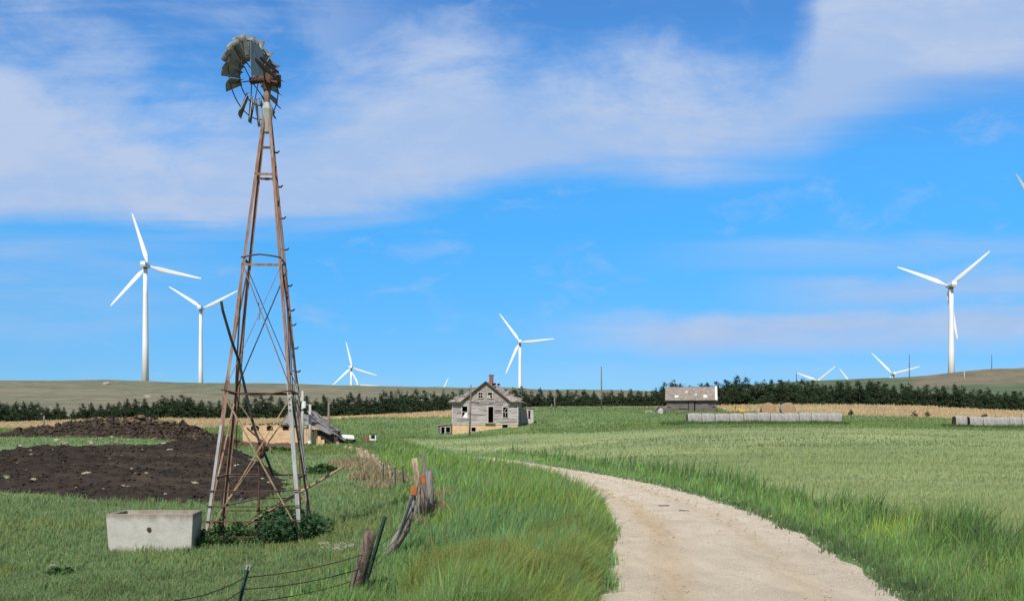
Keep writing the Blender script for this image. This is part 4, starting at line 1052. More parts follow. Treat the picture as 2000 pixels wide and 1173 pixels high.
pole_obj(1084, 776, 795, 184, .13, M['polewood'], 'fence_post', 'short grey post right of the farmhouse, taller of the pair', 'post', lean=-1)
pole_obj(1077.5, 788, 795, 184, .13, M['polewood'], 'fence_post', 'short grey post right of the farmhouse, lower of the pair', 'post')
pole_obj(1555.5, 725, 744, 480, .16, M['darksteel'], 'mast', 'thin dark mast at the left blade tip of the V-shaped ridge turbine', 'mast')
pole_obj(1776, 692, 744, 470, .17, M['darksteel'], 'mast', 'thin dark mast crossing the right blade of a ridge turbine', 'mast')
pole_obj(1937, 692, 722, 480, .15, M['darksteel'], 'mast', 'thin dark mast on the brown hill at far right', 'mast')
pole_obj(1883.5, 725, 742, 405, .20, M['palepole'], 'marker_post', 'pale marker post on the slope below the brown hill crest', 'post')
pole_obj(86, 811, 822, 128, .12, M['polewood'], 'fence_post', 'small post at the tan grass edge before the cedars on the far left', 'post')
for px, lab in ((1667, 'short'), (1726, 'x'), (1784, 'x'), (1944, 'x'), (1995, 'x')):
    pole_obj(px, 807 if px < 1900 else 808, 818, 155, .09, M['polewood'], 'fence_post', 'small dark post at the lower edge of the tan grass strip on the right', 'post', 'posts along the tan strip')

# ------------------------------------------------------------------ wire fence
def fz(x, y): return h1(x, y)
fen = empty('wire_fence', (-2.0, 14, fz(-2, 14)), 'tumbledown wire fence of mixed leaning posts between pasture and lane', 'fence')
def fpost(name, pts, rs, m_, lab=None, n=12, wob=.07):
    o = MB().tube(pts, rs, n, wob=wob).build(name, m_, fen, smooth=n > 8); 
    if lab: o['label'] = lab
    return o
def tpost(a, b2, lab=None, tip=False):
    a, b2 = Vector(a), Vector(b2); b = MB(); b.beam(a, b2, .042, .008, (0, 1, 0)); b.beam(a + Vector((0, -.012, 0)), b2 + Vector((0, -.012, 0)), .010, .032, (0, 1, 0))
    o = b.build('steel_post', M['tpost'], fen)
    d = (b2 - a)
    MB().beam(a + d * .9, b2 + d.normalized() * .002, .046, .03, (0, 1, 0)).build('painted_tip', M['galv'] if tip else M['tpost'], o)
    return o
P1t = at(723, 1041, 11.4); P1b = at(676, 1215, 11.75)
fpost('wooden_post', [P1b, P1b.lerp(P1t, .3), P1b.lerp(P1t, .7) + Vector((.005, 0, 0)), P1t, P1t + Vector((.004, .01, .006))], [.085, .082, .076, .072, .05], M['post'], 'thick grey-brown post leaning right at the front', 18, .05)
tpost(at(705, 1172, 11.9), at(752.5, 1008, 11.7), 'green steel post')
tpost(at(463, 1190, 10.4), at(486, 1103, 10.4), tip=True)
fpost('leaning_log', [at(730, 1118, 15.3), at(745, 1095, 15.2), at(770, 1066, 15.1), at(790, 1030, 15.1), at(800, 1000, 15.2), at(806, 968, 15.3)], [.07, .062, .075, .08, .066, .05], M['wood'], 'split grey log leaning right', 12, .16)
fpost('split_rail', [at(733, 1114, 15.1), at(760, 1080, 14.95), at(783, 1050, 15.0), at(806, 1000, 15.1)], [.05, .06, .045, .02], M['post'], None, 8, .15)
for q_, (a_, c_) in enumerate((((818, 1022, 21.0), (829, 905, 21.2)), ((831, 1015, 22.0), (846, 930, 22.0)), ((806, 1030, 20.5), (818, 940, 21.0)))):
    fpost('dead_stick', [at(*a_), at(*c_)], [.024, .014], M['wood'], None, 6, .1)
tpost(at(753, 1120, 14.9), at(806, 968, 15.05))
b = MB(); b.box(at(808.5, 957.5, 15.2), (.10, .09, .14), Matrix.Rotation(R(6), 3, 'Y')); b.build('orange_cap', M['orange'], fen, bevel=.012)
fpost('wooden_post', [at(825, 1030, 21.5), at(823, 990, 21.4), at(816, 935, 21.3), at(809, 894, 21.3)], [.085, .08, .075, .065], M['palepost'], 'tall pale tan post', 12, .06)
b = MB(); b.box(at(826, 935, 21.15), (.10, .08, .19), Matrix.Rotation(R(-4), 3, 'Y')); b.build('orange_cap', M['orange'], fen, bevel=.012)
fpost('wooden_post', [at(825, 1030, 21.2), at(825, 980, 21.15), at(826, 944, 21.15)], [.07, .065, .06], M['post'], None, 10, .1)
fpost('wooden_post', [at(842, 1012, 22.4), at(840, 960, 22.3), at(837, 919, 22.3)], [.085, .08, .075], M['wood'], 'short grey knotty post', 12, .1)
fpost('wooden_post', [at(836, 1000, 22.8), at(832, 920, 22.8), at(825, 886, 22.8)], [.05, .045, .035], M['wood'], 'thin dark branch-like post', 8, .12)
fpost('wooden_post', [at(815, 1025, 21.8), at(812, 985, 21.7), at(815, 955, 21.7)], [.06, .055, .05], M['wood'], None, 10, .12)
tpost(at(788, 946, 37), at(786.5, 905, 37), tip=True); tpost(at(773, 950, 36), at(771, 908, 36), tip=True)
tpost(at(749, 950, 38), at(749, 904, 38)); tpost(at(755, 945, 41), at(761, 905, 41))
for (xb, yb, xt, yt, Y, w_) in ((722, 902, 714, 878, 62, .15), (713, 897, 702, 874, 66, .15), (694, 888, 684, 871, 76, .15), (682, 887, 674, 870, 79, .15), (664, 878, 659, 862, 90, .13), (735, 912, 728, 886, 55, .10), (742, 922, 736, 893, 50, .08), (728, 906, 719, 884, 58, .09), (748, 930, 741, 899, 46, .07), (757, 936, 749, 903, 44, .07), (703, 893, 697, 873, 70, .10), (764, 940, 760, 908, 41, .06)):
    a, t = at(xb, yb + 4, Y), at(xt, yt, Y); MB().beam(a, t, w_ * 1.9, w_ * 1.6, (0, 1, 0)).build('stone_post', M['palepost'], fen, bevel=.03)
def wireline(pts, n=10, sag=.04):
    out = []
    for a, c in zip(pts[:-1], pts[1:]):
        for i in range(n): f = i / n; p = Vector(a).lerp(Vector(c), f); p.z -= sag * 4 * f * (1 - f); out.append(p)
    out.append(Vector(pts[-1])); MB().tube(out, .0055, 4).build('wire', M['wire'], fen)
for k_, (a, c, d, e) in enumerate((((340, 1172, 9.4), (478, 1127, 10.4), (716, 1080, 11.45), (800, 1010, 15.1)), ((330, 1225, 9.4), (474, 1150, 10.4), (704, 1110, 11.5), (790, 1035, 15.0)), ((320, 1265, 9.4), (468, 1176, 10.4), (694, 1132, 11.6), (775, 1062, 14.9)))):
    wireline([at(*a), at(*c), at(*d), at(*e), at(820, 930 + 28 * k_, 21.2)])
for k_ in range(3): wireline([at(820, 925 + 20 * k_, 21.2), at(787, 911 + 10 * k_, 37), at(771, 913 + 10 * k_, 36), at(749, 910 + 10 * k_, 38), at(722, 884 + 5 * k_, 62), at(684, 875 + 4 * k_, 76)], sag=.06)

# ------------------------------------------------------------------ manure heap, stones
hx, hy = np.meshgrid(np.linspace(0, 1, 300), np.linspace(-1, 1, 110))
HXw = (-36.4 + hx * 17.6); HYw = 73.5 + hy * 4.2 + 0 * hx
prof = np.interp(hx, [0, .10, .22, .33, .45, .56, .66, .76, .88, 1], [0, .40, .72, .95, 1.22, 1.18, .98, .86, .52, 0])
env = np.clip(1 - np.abs(hy) ** 1.7, 0, 1) * prof
lump = (vnoise(HXw, HYw, 2.2, 71, 4) - .45) * 1.0 + (vnoise(HXw, HYw, .6, 72, 2) - .5) * .35
HZ = H(HXw, HYw) + env * (1 + lump * .7) + lump * .5 * np.clip(env * 3, 0, 1) - .06
heap = empty('manure_heap', (-25.5, 73.5, h1(-25.5, 73.5)), 'long dark lumpy manure heap with tan straw on its crest', 'heap')
grid_mesh('mound', np.stack([HXw.ravel() + 25.5, HYw.ravel() - 73.5, HZ.ravel() - heap.location.z], 1), 110, 300, M['manure'], parent=heap)
for i in range(46):
    f = np.clip(random.gauss(.50, .12), .3, .9); j = random.randint(42, 70); ii = int(f * 299)
    p = (HXw[j, ii] + 25.5, HYw[j, ii] - 73.5, HZ[j, ii] - heap.location.z); r_ = random.uniform(.18, .42)
    V0 = np.array([(math.cos(a) * math.cos(e), math.sin(a) * math.cos(e), math.sin(e)) for e in np.linspace(-1.4, 1.4, 6) for a in np.linspace(0, 2 * math.pi, 9)[:-1]]) * rng.uniform(.7, 1.25, (48, 1)) * (r_ * 1.3, r_, r_ * .55)
    b = MB(); fs = [(e * 8 + a, e * 8 + (a + 1) % 8, e * 8 + 8 + (a + 1) % 8, e * 8 + 8 + a) for e in range(5) for a in range(8)]
    b.add([(q[0] + p[0], q[1] + p[1], q[2] + p[2]) for q in V0], fs + [tuple(range(7, -1, -1)), tuple(range(40, 48))]); b.build('straw_clump', M['straw'], heap, local=True)

def clods(n, xs, ys, zs, r_, name, m_, parent=None, off=(0, 0, 0)):
    o6 = np.array([(1, 0, 0), (-1, 0, 0), (0, 1, 0), (0, -1, 0), (0, 0, .7), (0, 0, -.7)]); f8 = np.array([(0, 2, 4), (2, 1, 4), (1, 3, 4), (3, 0, 4), (2, 0, 5), (1, 2, 5), (3, 1, 5), (0, 3, 5)])
    V = (np.stack([xs, ys, zs], 1)[:, None, :] - np.array(off) + o6[None] * r_[:, None, None] * rng.uniform(.6, 1.5, (n, 6, 1))).reshape(-1, 3)
    lo = (np.arange(n)[:, None, None] * 6 + f8[None]).ravel(); return np_mesh(name, V, lo, np.arange(0, len(lo), 3), m_, parent=parent)


_j, _i = rng.integers(6, 104, 5200), rng.integers(8, 292, 5200); _e = env[_j, _i] > .10; _j, _i = _j[_e], _i[_e]
o = clods(len(_j), HXw[_j, _i], HYw[_j, _i], HZ[_j, _i] + .02, rng.uniform(.04, .17, len(_j)), 'clods', M['manure'], heap, heap.location); o['kind'] = 'stuff'
_j, _i = rng.integers(0, 300, 16000), rng.integers(0, 200, 16000); _e = _dd[_j, _i] > .15; _j, _i = _j[_e], _i[_e]
tag(clods(len(_j), _dx[_j, _i] + rng.normal(0, .04, len(_j)), _dy[_j, _i] + rng.normal(0, .06, len(_j)), _dz[_j, _i] + .01, rng.uniform(.015, .075, len(_j)) * rng.choice((.6, 1, 1.3), len(_j)), 'soil_clods', M['dirt']), 'crumbly dark clods over the bare soil', 'soil', kind='stuff')


def rock_mesh(seed, m_):
    rn = np.random.default_rng(seed); b = MB()
    ee = np.linspace(-1.35, 1.35, 6); V0 = [(math.cos(a) * math.cos(e), math.sin(a) * math.cos(e), math.sin(e)) for e in ee for a in np.linspace(0, 2 * math.pi, 10)[:-1]]
    V0 = np.array(V0) * rn.uniform(.72, 1.2, (54, 1)); n = 9
    fs = [(e * n + a, e * n + (a + 1) % n, (e + 1) * n + (a + 1) % n, (e + 1) * n + a) for e in range(5) for a in range(n)] + [tuple(range(n - 1, -1, -1)), tuple(range(45, 54))]
    me = bpy.data.meshes.new('stone'); me.from_pydata([tuple(q) for q in V0], [], fs); me.materials.append(m_); return me


RM = [rock_mesh(i, M['stone']) for i in range(5)]
def stone(x, y, z, r, lab, cat, group=None, flat=.55):
    o = bpy.data.objects.new('stone', random.choice(RM)); C.objects.link(o); o.location = (x, y, z + r * flat * .2)
    o.scale = (r * random.uniform(.9, 1.6), r, r * flat * random.uniform(.7, 1.2)); o.rotation_euler = (random.uniform(-.2, .2), random.uniform(-.2, .2), random.uniform(0, 6)); return tag(o, lab, cat, group)
n_ = 0
while n_ < 46:
    px, py = random.uniform(5, 540), random.uniform(868, 978); p = gh(px, py)
    if not inpoly(np.array([p.x]), np.array([p.y]), DIRT)[0]: continue
    stone(p.x, p.y, soil_z(p.x, p.y), random.choice((.05, .06, .07, .08, .13)) * random.uniform(.7, 1.15), 'small pale stone lying in the bare dark soil', 'stone', 'stones in the dark soil'); n_ += 1
for px, py in ((110, 861), (122, 865), (128, 868), (175, 864), (180, 867), (196, 857), (210, 868), (226, 866), (252, 861), (218, 855), (320, 868)):
    p = gh(px, py); stone(p.x, p.y, p.z + .03, .16, 'pale flat stone on the grass strip below the manure heap', 'stone', 'stones on the grass strip')
for k_, (px, py, r_) in enumerate(((640, 1067, .13), (652, 1071, .10), (664, 1069, .15), (676, 1072, .10), (686, 1068, .09), (658, 1076, .11), (672, 1077, .09), (692, 1073, .08), (646, 1074, .09), (634, 1072, .08), (745, 1068, .10), (757, 1072, .10), (765, 1064, .09))):
    p = gh(px, py); stone(p.x, p.y, p.z, r_, 'tan stone in the loose pile by the windmill bush and fence', 'stone', 'loose stones by the windmill')
p = gh(101, 1110); stone(p.x, p.y, p.z, .085, 'single pale rock lying in the lawn near the lower left corner', 'stone')
p = gh(606, 1172); stone(p.x, p.y, p.z, .07, 'small pale rock at the bottom edge left of the leaning post', 'stone')
p = gh(268, 1076); stone(p.x, p.y, p.z, .10, 'flat pale rock in the grass in front of the trough', 'stone', flat=.3)
for px, py, Y_, r_, lab in ((288, 773, 400, 1.6, 'pale rock patch low on the tan hillside above the cedars'), (208, 753, 540, 2.2, 'pale rock outcrop near the tan hill crest at left')):
    x_ = (px - 1000) / F * Y_; stone(x_, Y_, h1(x_, Y_), r_, lab, 'rock', flat=.5)

# ------------------------------------------------------------------ cedars of the windbreak
def leaf_cloud(P, N_, size, tint, rn, elong=1.6):
    """many small leaf faces: centres P, rough outward directions N_, per-face size and tint -> verts, loops, starts, colours"""
    n = len(P); a = rn.normal(size=(n, 3)); a += N_ * .6; a /= np.linalg.norm(a, axis=1)[:, None]
    t = rn.normal(size=(n, 3)); t -= a * (t * a).sum(1)[:, None]; t /= np.linalg.norm(t, axis=1)[:, None]; b = np.cross(a, t)
    s_ = size[:, None]
    V = np.stack([P - t * s_ * .5, P + b * s_ * .5 / elong, P + t * s_ * .6, P - b * s_ * .5 / elong], 1).reshape(-1, 3)
    return V, np.arange(4 * n), np.arange(0, 4 * n, 4), np.repeat(tint, 4, 0)


CED = []
for k_ in range(9):
    rn = np.random.default_rng(100 + k_); n = 3400
    lean = rn.normal(0, .03, 2); pw = rn.uniform(.95, 1.30); rad = rn.uniform(.40, .50)
    # boughs: clumps placed round the axis, each a small cluster of needle sprays
    nb = 84; bz = rn.uniform(.0, 1.0, nb) ** 1.15; ba = rn.uniform(0, 2 * math.pi, nb)
    br_ = rad * ((1 - bz) ** pw * .95 + .05) * rn.uniform(.55, 1.18, nb)
    br_[bz < .12] *= .9
    bc = np.stack([np.cos(ba) * br_ + lean[0] * bz, np.sin(ba) * br_ + lean[1] * bz, bz * .94], 1); bs = rn.uniform(.07, .135, nb) * (1.12 - .75 * bz)
    # two or three leaders at the top
    for q in range(9): bc[q] = (rn.normal(0, .03 + .012 * q), rn.normal(0, .03 + .012 * q), .985 - .035 * q * rn.uniform(.6, 1.3)); bs[q] = .020 + .0045 * q
    w_ = bs ** 2; idx = rn.choice(nb, n, p=w_ / w_.sum()); d = rn.normal(size=(n, 3)); d /= np.linalg.norm(d, axis=1)[:, None]
    P = bc[idx] + d * (bs[idx] * rn.uniform(.35, 1.15, n))[:, None] * np.array((1.15, 1.15, .95)); P[:, 2] = np.maximum(P[:, 2], .005)
    core = rn.random(n) < .16; P[core, :2] *= .5
    shade = rn.uniform(.75, 1.3, nb)[idx] * rn.uniform(.8, 1.2, n)
    base = np.array((.030, .052, .026)) * rn.uniform(.85, 1.25); tint = base * shade[:, None]; tint[:, 0] *= rn.uniform(.8, 1.35, nb)[idx]
    V, lo, st, co = leaf_cloud(P, d, rn.uniform(.035, .075, n) * (1.25 - .75 * P[:, 2]), tint, rn)
    o = np_mesh('crown', V, lo, st, M['needle'], co); me = o.data; bpy.data.objects.remove(o); CED.append(me)
_tk = MB(); _tk.tube([(0, 0, -.06), (0, 0, .25), (0.005, 0, .6), (0, 0, .92)], [.022, .018, .011, .003], 8); _to = _tk.build('trunk', M['bark'], None, smooth=True); TRK = _to.data; bpy.data.objects.remove(_to)
TOPS_ = [(-120, 781), (0, 781), (50, 783), (100, 786), (130, 794), (160, 790), (200, 786), (235, 780), (280, 777), (340, 770), (380, 778), (440, 783), (480, 776), (520, 775), (560, 778), (590, 775), (620, 774), (670, 770), (720, 768), (745, 766), (800, 763), (860, 764), (900, 762), (950, 760), (1015, 757), (1050, 757), (1100, 760), (1170, 760), (1230, 762), (1265, 759), (1303, 742), (1330, 748), (1360, 748), (1400, 745), (1435, 738), (1470, 742), (1510, 744), (1540, 740), (1600, 743), (1640, 742), (1680, 745), (1720, 744), (1760, 748), (1800, 752), (1850, 752), (1900, 757), (1950, 760), (2000, 762), (2120, 766)]
SEG = [(-999, 210, 'dark cedar in the windbreak at far left, behind the manure heap', 'cedars at far left'),
       (210, 450, 'dark cedar in the windbreak left of the windmill tower', 'cedars left of the windmill'),
       (450, 600, 'dark cedar seen through or just beside the windmill tower, behind the ruin', 'cedars behind the windmill'),
       (600, 880, 'dark cedar in the windbreak between the ruin and the farmhouse', 'cedars between ruin and farmhouse'),
       (880, 1170, 'dark cedar in the windbreak just right of the farmhouse', 'cedars right of the farmhouse'),
       (1170, 1300, 'dark cedar in the windbreak left of the barn', 'cedars left of the barn'),
       (1300, 1420, 'dark cedar whose top shows over the barn roof', 'cedars behind the barn'),
       (1420, 1660, 'tall dark cedar right of the barn behind the grey bales', 'cedars behind the grey bales'),
       (1660, 1860, 'dark cedar in the windbreak below the green ridge', 'cedars below the ridge'),
       (1860, 9999, 'dark cedar in the windbreak at far right below the brown hill', 'cedars at far right')]
rt = random.Random(5)
def cedar(px, Y, top, wscale):
    x = (px - 1000) / F * Y; z = h1(x, Y); ht = (at(px, top, Y).z - z) * 1.13
    lab, grp = next((c, d) for a, b2, c, d in SEG if a <= px < b2)
    o = empty('cedar_tree', (x, Y, z - .05), lab, 'cedar tree', grp); wd = wscale
    sc = (ht * wd * rt.uniform(.9, 1.15), ht * wd * rt.uniform(.9, 1.15), ht)
    c = bpy.data.objects.new('crown', rt.choice(CED)); C.objects.link(c); c.parent = o; c.scale = sc; c.rotation_euler = (0, 0, rt.uniform(0, 6.28))
    t = bpy.data.objects.new('trunk', TRK); C.objects.link(t); t.parent = o; t.scale = (ht, ht, ht)


_tp = lambda p: float(np.interp(p, [a for a, b in TOPS_], [b for a, b in TOPS_]))
px = -90.0
while px < 2100:
    big = px > 1290
    cedar(px, rt.uniform(203, 209), _tp(px) + abs(rt.gauss(0, 5)) - 1, rt.uniform(.95, 1.25))
    px += rt.uniform(14, 20)
px = -80.0
while px < 2100:
    cedar(px, rt.uniform(214, 222), _tp(px) + rt.uniform(3, 15), rt.uniform(1.05, 1.4)); px += rt.uniform(17, 26)

# ------------------------------------------------------------------ grasses
def blades(name, x, y, h, w, tint, lean=.35, m_='blade', z=None, wind=(.25, .05), jit=.14):
    n = len(x); z = H(x, y) if z is None else z
    a = rng.uniform(0, 2 * math.pi, n); wx, wy = np.cos(a) * w / 2, np.sin(a) * w / 2 * .6
    la = rng.uniform(0, 2 * math.pi, n); lm = np.abs(rng.normal(0, lean, n)) * h; lx, ly = np.cos(la) * lm + wind[0] * h * rng.uniform(.2, 1, n), np.sin(la) * lm + wind[1] * h
    B = np.stack([x, y, z - .02], 1); Md = B + np.stack([lx * .33, ly * .33, h * .55 + .02], 1); T = B + np.stack([lx, ly, h * rng.uniform(.85, 1, n) + .02], 1)
    o_ = np.stack([wx, wy, np.zeros(n)], 1)
    V = np.stack([B - o_, B + o_, Md + o_ * .8, Md - o_ * .8, T], 1).reshape(-1, 3)
    i = np.arange(n)[:, None] * 5
    loops = np.concatenate([i + np.array((0, 1, 2, 3)), i + np.array((3, 2, 4))], 1).ravel()
    st = (np.arange(n)[:, None] * 7 + np.array((0, 4))).ravel()
    c = tint * rng.uniform(1 - jit * 1.6, 1 + jit * 1.6, (n, 1)) * rng.uniform(1 - jit, 1 + jit, (n, 3))
    ob = np_mesh(name, V, loops, st, M[m_], np.repeat(c, 5, 0)); return ob


def scatter(n, px0, px1, y0, y1):
    """points spread evenly over the view: far ones are fewer per square metre (their blades are wider)"""
    q = rng.uniform(1 / y1, 1 / y0, n); y = 1 / q; x = (rng.uniform(px0, px1, n) - 1000) / F * y
    return x, y


def blotch(x, y, sc, seed): return vnoise(x, y, sc, seed, 3)


# lawn left of the fence
x, y = scatter(215000, -200, 1000, 8.5, 100)
rd = road_d(x, y); fx = fence_x(y); ndirt = polydist(x, y, DIRT) + (vnoise(x, y, .45, 41, 3) - .5) * 1.6
inside_trough = (x > -7.72) & (x < -5.95) & (y > 19.27) & (y < 20.4)
k_ = (x < fx + .3) & (ndirt < -.02) & ~inside_trough 
x, y = x[k_], y[k_]; n1 = blotch(x, y, .5, 81); n2 = blotch(x, y, 2.2, 82)
hh = (.05 + .06 * n1 ** 1.5 + .07 * sst(vnoise(x, y, 3.5, 100, 2), .45, .75)) * rng.uniform(.6, 1.3, len(x)) * np.clip(y / 16, 1, 1.6); ww = .010 * (np.maximum(y, 10) / 12) ** .95
tn = LAWN * (.75 + .6 * n2)[:, None] * np.array((1, 1, 1)); tn = np.where((n1 > .62)[:, None], tn * np.array((1.18, 1.05, .9)), tn); tn = np.where((rng.random(len(x)) < .05)[:, None], np.array((.34, .30, .15)), tn)
tag(blades('lawn_grass', x, y, hh, ww, tn, .6), 'short grazed pasture grass left of the fence', 'grass', kind='stuff')

# tall verge between the fence and the lane
x, y = scatter(210000, 560, 1330, 8.5, 92)
rd = road_d(x, y); fx = fence_x(y)
k_ = (x > fx - .05 + rng.normal(0, .35, len(x))) & (rd < -HALF - .16 + (vnoise(x, y, 1.3, 110, 3) - .5) * .55 + np.abs(rng.normal(0, .12, len(x))))
x, y, rd = x[k_], y[k_], rd[k_]; n1 = blotch(x, y, .35, 83); n2 = blotch(x, y, 1.4, 84)
edge = sst(-rd, HALF - .25, HALF + .7) * (.30 + .70 * sst(x - fence_x(y), .2, 1.8)) * (.72 + .28 * sst(y, 11, 20)) * (1 - .45 * sst(y, 45, 80)) * (1 - .6 * sst(y, 13.5, 11.5) * sst(x, -.6, -1.3)); tf = vnoise(x, y, 3.2, 98, 2); hh = (.16 + .44 * edge * (.5 + .8 * n1)) * (.45 + 1.1 * sst(tf, .30, .70)) * rng.uniform(.55, 1.15, len(x)) * (1 - .25 * sst(x - fence_x(y), 1.2, 0)); ww = .014 * (np.maximum(y, 10) / 12) ** .9
tn = VERGE * (.55 + .45 * n2 + .55 * tf)[:, None]; tn = np.where((n1 > .55)[:, None], tn * np.array((1.25, 1.12, .8)), tn)
cool = sst(blotch(x, y, .25, 93), .48, .66)[:, None]; tn = tn * (1 - cool) + cool * tn * np.array((.88, .98, 1.15))
hd = rng.random(len(x)) < .10; tn = np.where(hd[:, None], np.array((.27, .34, .15)), tn); hh = np.where(hd, hh * 1.15, hh)
tag(blades('verge_grass', x, y, hh, ww, tn, .28, wind=(.22, 0), jit=.2), 'tall lush green grass between the fence and the lane', 'grass', kind='stuff')

# yellow-green weeds along the lane's left edge
x, y = scatter(170000, 700, 1330, 8.5, 80); rd = road_d(x, y); ed = -rd - HALF; nz = blotch(x, y, .55, 85)
k_ = (ed > .06) & (ed < .25 + 2.6 * nz * np.clip(1.25 - y / 90, .3, 1)) & (nz > .34) & (x > fence_x(y) + .6)
x, y, ed = x[k_], y[k_], ed[k_]; nz = nz[k_]
hh = (.34 + .34 * nz) * (.6 + .8 * vnoise(x, y, 3.0, 102, 2)) * rng.uniform(.6, 1.15, len(x)) * (.45 + .55 * sst(ed, 0, .5)); zz = H(x, y) + hh * rng.uniform(.35, 1, len(x)); n = len(x)
P = np.stack([x, y, zz], 1); tn = np.array((.212, .272, .076)) * (.55 + .9 * vnoise(x, y, 2.6, 101, 3))[:, None] * rng.uniform(.8, 1.2, (n, 1)) * rng.uniform(.9, 1.1, (n, 3)); tn[:, 0] *= .85 + .3 * nz
_w = rng.random(n) < .45; V, lo, st, co = leaf_cloud(P[_w], np.tile((0, -.3, 1.0), (_w.sum(), 1)), (.022 * (np.maximum(y[_w], 10) / 12) ** .8) * rng.uniform(.7, 1.4, _w.sum()), tn[_w], rng, 2.6)
wd = tag(np_mesh('weeds', V, lo, st, M['leaf'], co), 'yellow-green leafy weeds along the left edge of the lane', 'weeds', kind='stuff')
k2 = rng.random(n) < .8
tag(blades('weed_stems', x[k2], y[k2], hh[k2], .013 * (np.maximum(y[k2], 10) / 12) ** .9, tn[k2] * 1.05, .35), 'thin upright weed stems along the left edge of the lane', 'weeds', kind='stuff')

# right-hand verge: low by the gravel, tall and dark along its outer edge
x, y = scatter(190000, 850, 2300, 8.5, 92); rd = road_d(x, y); ed = rd - HALF; n1 = blotch(x, y, .4, 86); n2 = blotch(x, y, 1.5, 87)
k_ = (ed > .10 + (vnoise(x, y, 1.3, 111, 3) - .5) * .55 - np.abs(rng.normal(0, .12, len(x)))) & (ed < 2.55 + (n1 - .5) * 1.3 + np.clip((22 - y) * .05, -.2, .5))
x, y, ed, n1, n2 = x[k_], y[k_], ed[k_], n1[k_], n2[k_]
out = sst(ed, 1.2, 2.1); tf = vnoise(x, y, 3.0, 99, 2); hh = (.10 + .26 * sst(ed, .1, 1.2) + .30 * out * (.4 + 1.1 * n1)) * (.5 + 1.0 * sst(tf, .30, .70)) * rng.uniform(.55, 1.2, len(x)); ww = .014 * (np.maximum(y, 10) / 12) ** .9
tn = VERGE * (.75 + .7 * n2)[:, None]; tn = tn * (.75 + .5 * tf)[:, None]; tn = tn * (1 - out[:, None]) + out[:, None] * tn * np.array((.50, .56, .55)); yel = sst(n1, .45, .62) * sst(ed, .5, 1.0) * sst(ed, 2.1, 1.6) * sst(y, 30, 18); tn = tn * (1 + yel[:, None] * np.array((.55, .28, -.1)))
low = sst(ed, .8, .1); tn = tn * (1 - low[:, None]) + low[:, None] * np.array((.105, .165, .075)) * (.7 + .6 * n2)[:, None]
hd = rng.random(len(x)) < .07; tn = np.where(hd[:, None], np.array((.25, .32, .14)), tn)
tag(blades('roadside_grass', x, y, hh, ww, tn, .28, wind=(.2, 0), jit=.2), 'tall grass bank along the right side of the lane', 'grass', kind='stuff')

# pale hay field on the right, greener meadow further up
x, y = scatter(300000, 700, 2320, 9, 135); rd = road_d(x, y); n1 = blotch(x, y, .18, 88); n2 = blotch(x * .5, y, .9, 89)
k_ = (rd - HALF > 2.0) & (x > fence_x(y) + 4); x, y, n1, n2 = x[k_], y[k_], n1[k_], n2[k_]
hh = (.07 + .08 * n2) * rng.uniform(.6, 1.2, len(x)) * np.clip(y / 30, 1, 1.8); ww = .009 * (np.maximum(y, 10) / 12) ** .95
px_ = 1000 + F * x / y
g_ = sst(y + (blotch(x, y, .12, 21) - .5) * 40, 108, 124); n3 = vnoise(x * .22, y, .16, 95, 4); tn = FIELD * (.80 + .40 * n2)[:, None] * (1.12 - .46 * sst(n3, .50, .66) - .25 * sst(vnoise(x * .12, y * .8, .5, 96, 3), .58, .72))[:, None]; tn = tn * (1 - g_[:, None]) + g_[:, None] * MEADOW * (.6 + .7 * n2)[:, None]
tn = np.where((rng.random(len(x)) < .06)[:, None], np.array((.27, .27, .14)), tn)
tag(blades('field_grass', x, y, hh, ww, tn, .5, jit=.09), 'pale green hay field grass on the right', 'grass', kind='stuff')

# rougher meadow on the rise and round the ruin
x, y = scatter(120000, -250, 2300, 72, 200); px_ = 1000 + F * x / y; n1 = blotch(x, y, .12, 90); n2 = blotch(x, y, .45, 91)
k_ = (y < TANN(px_)) & ((y > 112) | (x < fence_x(y) + 6)); x, y, n1, n2 = x[k_], y[k_], n1[k_], n2[k_]
hs_ = 1 - .75 * ((px_[k_] > 840) & (px_[k_] < 1035) & (y > 118) & (y < 142)); hh = hs_ * (.18 + .30 * n2 * n1) * rng.uniform(.5, 1.3, len(x)); ww = .012 * (y / 12) ** .95
tn = MEADOW * (.62 + .75 * n2)[:, None]; tn = np.where((n1 > .56)[:, None], tn * np.array((1.25, 1.1, .95)), tn)
tag(blades('meadow_grass', x, y, hh, ww, tn, .4), 'rough green meadow grass round the farmhouse and on the rise', 'grass', kind='stuff')

x, y = scatter(26000, 1290, 2250, 122, 129.5); px_ = 1000 + F * x / y; n1 = blotch(x, y, .5, 97); k_ = ((px_ < 1660) | (px_ > 1840)) & (y > 125.2 + n1 * 2 - (px_ > 1840) * 3) & (y < 128.4 - (px_ > 1840) * 3); x, y, n1 = x[k_], y[k_], n1[k_]
tag(blades('rank_grass', x, y, (.30 + .5 * n1 ** 1.5) * rng.uniform(.5, 1.2, len(x)), .010 * (y / 12) ** .95, np.tile((.090, .150, .050), (len(x), 1)) * (.7 + .6 * n1)[:, None], .3), 'rank dark grass along the foot of the grey bales', 'grass', kind='stuff')

